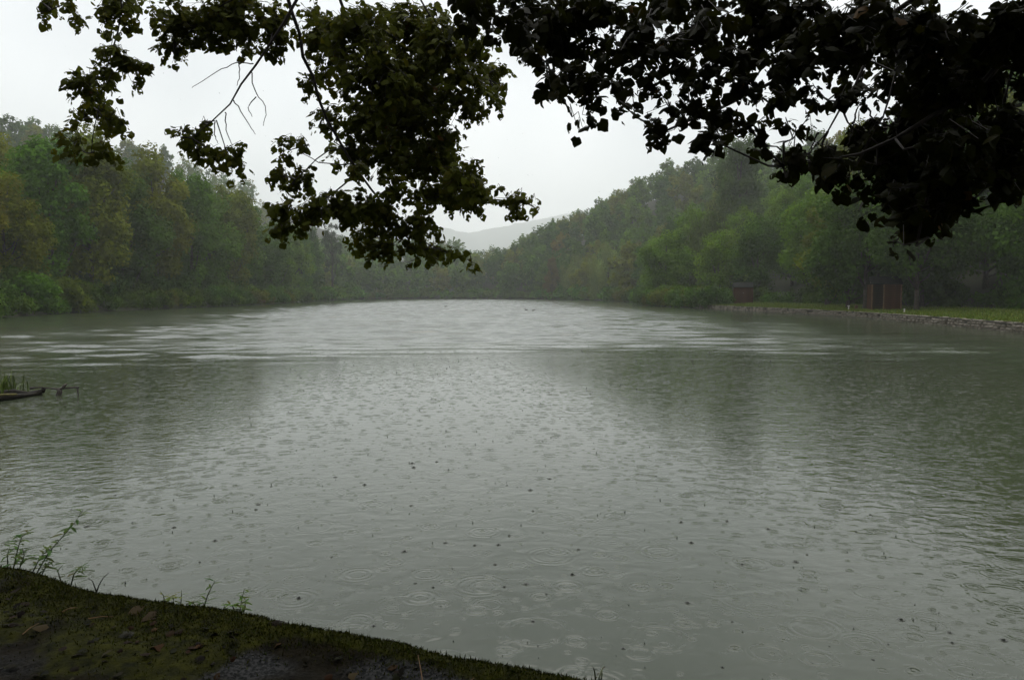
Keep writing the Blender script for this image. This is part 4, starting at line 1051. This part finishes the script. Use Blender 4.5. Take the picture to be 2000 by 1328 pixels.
BARE_L = [[(495, 125, 5.55), (465, 121, 5.5), (430, 136, 5.45), (375, 172, 5.4)], [(466, 122, 5.5), (468, 145, 5.5), (463, 168, 5.5)], [(490, 138, 5.55), (496, 178, 5.55), (523, 212, 5.5), (514, 246, 5.5)],
          [(500, 190, 5.55), (482, 210, 5.5), (493, 228, 5.5)], [(456, 196, 5.55), (478, 230, 5.5), (499, 263, 5.5)], [(440, 220, 5.55), (441, 260, 5.5), (455, 285, 5.5)], [(420, 238, 5.5), (418, 262, 5.5), (425, 280, 5.5)]]
overhang('overhanging_tree', 'leafy tree whose long drooping branches hang down over the lake at centre left', LTR, 5.0, LIMB_L, BLOB_L, 0.054, BARE_L, (0.078, 0.090, 0.010), 1.75, 3)

YR = 3.3
BLOB_R = jb([(900, 0, 60, 25, 1.8), (1040, 0, 80, 25, 2.2), (1180, -5, 80, 25, 2.2), (1340, -5, 90, 25, 2.2), (1500, -5, 90, 25, 2.2), (1040, 80, 60, 30, 1.8), (1280, 60, 60, 45, 1.6), (920, 20, 50, 35, 2.0), (990, 35, 60, 45, 2.4), (1080, 40, 80, 55, 2.8), (1000, 85, 35, 22, 1.2), (1170, 40, 70, 50, 2.6), (1080, 110, 50, 35, 1.8), (1065, 155, 32, 38, 2.0), (1110, 155, 40, 38, 1.8), (1085, 185, 28, 14, 0.9), (1150, 120, 50, 45, 2.0),
             (1140, 215, 38, 30, 1.3), (1135, 255, 14, 14, 0.6), (1195, 165, 45, 40, 1.8), (1215, 205, 32, 26, 1.1), (1240, 80, 60, 60, 2.0), (1250, 150, 45, 40, 1.6), (1290, 200, 42, 35, 1.7), (1285, 250, 36, 35, 1.8), (1330, 110, 60, 60, 1.9), (1310, 30, 70, 40, 2.0),
             (1350, 190, 45, 45, 1.7), (1345, 260, 40, 30, 1.8), (1400, 120, 60, 60, 2.0), (1400, 40, 70, 50, 2.2), (1400, 220, 45, 45, 1.8), (1405, 275, 32, 18, 1.3), (1450, 180, 50, 50, 2.0), (1460, 250, 45, 32, 1.6), (1485, 280, 26, 16, 1.1), (1480, 90, 70, 60, 2.6), (1490, 30, 60, 40, 2.6),
             (1520, 200, 45, 45, 1.6), (1560, 120, 70, 60, 2.6), (1570, 40, 80, 50, 3.0), (1560, 240, 40, 35, 1.2), (1600, 190, 45, 40, 1.3), (1630, 90, 70, 60, 2.6), (1660, 30, 80, 50, 3.0), (1680, 130, 50, 40, 1.5), (1740, 90, 70, 60, 2.6), (1750, 30, 80, 50, 3.0)], YR, 0.5) \
    + jb([(a_, b_, c_, d_, e_ * 1.55) for a_, b_, c_, d_, e_ in [(1830, 60, 80, 70, 2.6), (1920, 60, 80, 70, 2.4), (1990, 60, 50, 80, 2.2), (1700, 190, 40, 30, 0.9), (1760, 170, 50, 45, 1.6), (1830, 160, 60, 60, 2.4), (1900, 190, 60, 60, 2.6), (1970, 230, 50, 60, 2.6), (1990, 130, 30, 40, 1.3),
          (1530, 320, 24, 24, 1.2), (1560, 300, 35, 28, 1.5), (1600, 320, 45, 30, 1.6), (1650, 310, 50, 35, 2.0), (1700, 290, 55, 45, 2.4), (1760, 260, 60, 55, 2.8), (1820, 250, 60, 60, 3.0), (1880, 280, 60, 60, 3.0), (1950, 310, 55, 50, 2.8),
          (1720, 350, 50, 40, 2.0), (1790, 340, 55, 50, 2.8), (1850, 350, 60, 50, 2.8), (1920, 360, 50, 35, 2.0), (1700, 400, 35, 40, 1.2), (1760, 400, 45, 40, 1.8), (1820, 410, 50, 45, 2.4), (1870, 400, 40, 35, 1.8), (1790, 445, 45, 30, 1.1), (1835, 450, 35, 24, 1.0), (1730, 440, 32, 28, 0.8), (1750, 478, 24, 14, 0.5), (1590, 365, 30, 18, 0.8), (1655, 355, 35, 22, 1.0), (1985, 345, 30, 30, 1.8), (1960, 380, 40, 30, 1.6), (1900, 120, 60, 50, 2.2)]], YR - 0.3, 0.45)
RTR = (4.6, -0.9)
LIMB_R = [
    ([(4.5, -0.6, 3.6), (3.6, 1.2, 4.2), (2.6, 2.6, 3.9)] + PL((1820, -30, 3.3), (1700, 60, 3.4), (1560, 140, 3.4), (1420, 210, 3.4), (1330, 240, 3.4), (1280, 265, 3.4)), 0.05, 0.006),
    ([(4.5, -0.6, 4.0), (2.9, 1.2, 4.6), (1.8, 2.8, 4.1)] + PL((1500, -40, 3.5), (1380, 40, 3.5), (1250, 110, 3.5), (1150, 160, 3.5), (1085, 180, 3.5)), 0.045, 0.005),
    ([(4.5, -0.6, 4.2), (2.4, 1.2, 4.8), (1.0, 2.9, 4.2)] + PL((1300, -60, 3.6), (1180, 0, 3.6), (1060, 40, 3.6), (950, 50, 3.6)), 0.04, 0.005),
    ([(4.5, -0.6, 3.4), (3.9, 1.0, 3.9), (3.0, 2.4, 3.5)] + PL((1990, 60, 3.05), (1900, 180, 3.0), (1850, 260, 3.0), (1820, 340, 3.0), (1800, 440, 3.0), (1790, 480, 3.0)), 0.045, 0.006),
    (PL((1890, 190, 3.0), (1780, 260, 3.0), (1680, 310, 3.05), (1590, 335, 3.05), (1530, 325, 3.05)), 0.014, 0.003),
    (PL((1700, 60, 3.4), (1690, 110, 3.35), (1660, 200, 3.3), (1620, 260, 3.25), (1580, 300, 3.2)), 0.010, 0.003),
    (PL((1760, 60, 3.3), (1755, 150, 3.2), (1745, 215, 3.15), (1700, 270, 3.1)), 0.009, 0.003),
    (PL((1990, 100, 3.05), (1975, 140, 3.0), (1950, 300, 3.0), (1930, 360, 3.0)), 0.012, 0.004),
]
BARE_R = [[(1667, 240, 3.2), (1672, 215, 3.2), (1680, 200, 3.2)], [(1665, 240, 3.2), (1664, 260, 3.2), (1655, 285, 3.2)], [(1695, 210, 3.2), (1706, 235, 3.2), (1712, 250, 3.2)], [(1598, 258, 3.2), (1588, 280, 3.2), (1578, 315, 3.15)]]
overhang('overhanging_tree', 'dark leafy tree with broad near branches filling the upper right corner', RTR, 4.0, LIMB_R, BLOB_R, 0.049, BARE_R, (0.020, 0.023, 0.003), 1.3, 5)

# unseen crown of the two trees, spread behind the camera to shade the bank
def shade_crown(base, centre, rad, n, color, parent):
    q = rng.normal(size=(n, 3)); q /= np.linalg.norm(q, axis=1)[:, None]; q *= rng.uniform(0.35, 1, (n, 1)) ** 0.5
    P = np.array(centre) + q * np.array(rad)
    ok = np.where(P[:, 1] < -1.8, P[:, 2] > 1.6, (P[:, 2] > CAM_H + 0.8 + 0.46 * np.clip(P[:, 1], 0, None) + 0.10 * np.abs(P[:, 0])) & (P[:, 2] > 3.6))
    ok &= P[:, 1] < 3.4
    P = P[ok]; n = len(P)
    nn = np.array([0, 0, 1.0]) + rng.normal(0, 0.5, (n, 3)); nn /= np.linalg.norm(nn, axis=1)[:, None]
    V, F = leaf_quads(P - base, nn, 0.26, 1.3, 0.2)
    o = put('crown', mesh_np('crown', V, F, False, np.array(color) * rng.uniform(0.7, 1.3, (n, 1))), M['near_leaf'], parent); o['kind'] = 'stuff'  # out-of-view foliage added to block sky light from bank and near leaves
ov = [o for o in COL.objects if o.name.startswith('overhanging_tree')]
shade_crown(np.array([*LTR, BZ - 0.1]), (-3.4, -0.6, 6.6), (6.0, 7.2, 5.0), 19000, (0.05, 0.062, 0.014), ov[0])
shade_crown(np.array([*RTR, BZ - 0.1]), (3.8, -1.0, 6.2), (6.2, 6.6, 4.8), 19000, (0.042, 0.05, 0.012), ov[1])

# ------------------------------------------------------------------ rain: splashes, falling drops, wet leaf tips
def splash_mesh(seed):
    r = np.random.default_rng(seed); mb = MB()
    n = 10; rr = r.uniform(0.016, 0.024); V = []; F = []
    for k_ in range(n):          # low crown wall thrown up round the hit
        a_ = 2 * math.pi * k_ / n; hgt = r.uniform(0.0025, 0.0045)
        for q_, z_ in ((rr * 1.25, -0.002), (rr * 1.1, hgt), (rr * 0.8, -0.002)): V.append((q_ * math.cos(a_), q_ * math.sin(a_), z_))
    for k_ in range(n):
        b_ = ((k_ + 1) % n) * 3; F += [(k_ * 3, b_, b_ + 1, k_ * 3 + 1), (k_ * 3 + 1, b_ + 1, b_ + 2, k_ * 3 + 2)]
    mb.add(V, F)
    jet = r.uniform(0.008, 0.018)
    mb.tube([(0, 0, -0.004), (0.001, 0, jet * 0.4), (0.001, 0.001, jet * 0.8), (0.001, 0.001, jet)], [0.013, 0.011, 0.007, 0.002], 8)
    return mb.mesh('raindrop_splash', True)
SPM = [splash_mesh(i) for i in range(5)]
for me in SPM: me.materials.append(M['splash'])
SP_PX = [(655, 932), (808, 913), (853, 902), (712, 947), (805, 905), (803, 987), (1041, 998), (1060, 1040), (995, 1046), (973, 1064), (870, 1060), (927, 1065), (1130, 1073), (648, 1088), (790, 1077), (967, 1102), (1118, 1122), (811, 1139), (846, 1147), (985, 1146),
         (1027, 1140), (1067, 1160), (1041, 1213), (584, 1168), (730, 1222), (1217, 1266), (1330, 1020), (1343, 1177), (1420, 1018), (1450, 1102), (1554, 1097), (1700, 1005), (1500, 1033), (1565, 1153), (1520, 912), (1640, 995), (1411, 1303), (1705, 1288), (1620, 1262), (1860, 1255),
         (170, 1028), (225, 967), (340, 1030), (390, 1098), (420, 1056), (505, 985), (500, 995), (530, 950), (990, 948), (1036, 957), (1073, 935), (1350, 1060), (1576, 1083), (1430, 1214), (1760, 1210), (1855, 1235), (1960, 1250), (1735, 1258)]
for k_, (px, py) in enumerate(SP_PX):
    q = on_plane(px, py, 0); o = put('raindrop_splash', SPM[k_ % 5], None); o.location = (*q[:2], 0.001); o.rotation_euler = (0, 0, rng.uniform(0, 6.3))
    f = rng.uniform(0.35, 1.1) * (0.8 + 0.05 * q[1]); o.scale = (f,) * 3
    tag(o, 'small dark splash of a raindrop on the open near water', 'splash', 'raindrop splashes on the near water')
# smaller splashes, uncountable
mb = MB(); n = 0
while n < 900:
    y = rng.uniform(4, 34) ** 1.0; x = rng.uniform(-0.66, 0.66) * y
    if shore_d(x, y) > -0.25: continue
    f = rng.uniform(0.25, 0.7) * (0.7 + 0.05 * y); hgt = rng.uniform(0.008, 0.03) * f; r = 0.011 * f
    mb.tube([(x, y, -0.004), (x, y, hgt * 0.5), (x, y, hgt)], [r, r * 0.6, r * 0.25], 5); n += 1
tag(mb.build('rain_splashes', M['splash'], None, True), 'countless tiny raindrop splashes dotting the lake surface', 'rain', None, 'stuff')
# falling drops
n = 1500
y = rng.uniform(3.2, 15, n); x = rng.uniform(-0.7, 0.7, n) * y; z = rng.uniform(0.1, 1, n) * (CAM_H + 0.5 * y)
r = rng.uniform(0.0010, 0.0020, n)
oct_ = np.array([(1, 0, 0), (0, 1, 0), (-1, 0, 0), (0, -1, 0), (0, 0, 1.6), (0, 0, -1.3)])
V = (oct_[None] * r[:, None, None] + np.column_stack([x, y, z])[:, None]).reshape(-1, 3)
tf = np.array([(0, 1, 4), (1, 2, 4), (2, 3, 4), (3, 0, 4), (1, 0, 5), (2, 1, 5), (3, 2, 5), (0, 3, 5)])
tag(put('rain', mesh_np('rain', V, (tf[None] + (np.arange(n) * 6)[:, None, None]).reshape(-1, 3), True), M['drop']), 'fine falling raindrops in the air over the lake', 'rain', None, 'stuff')

# ------------------------------------------------------------------ haze
hb = MB().box((0, 0, 357), (11800, 11800, 720)).build('haze', None)
hb['kind'] = 'stuff'; hb['label'] = 'thin grey rain haze filling the valley'
hm = bpy.data.materials.new('haze'); hm.use_nodes = True; hnt = hm.node_tree; hnt.nodes.clear()
ho = hnt.nodes.new('ShaderNodeOutputMaterial'); hv = hnt.nodes.new('ShaderNodeVolumePrincipled')
hv.inputs['Color'].default_value = (0.955, 0.99, 0.975, 1); hv.inputs['Density'].default_value = 0.00038; hv.inputs['Anisotropy'].default_value = 0.2
hnt.links.new(hv.outputs[0], ho.inputs['Volume'])
hb.data.materials.append(hm)
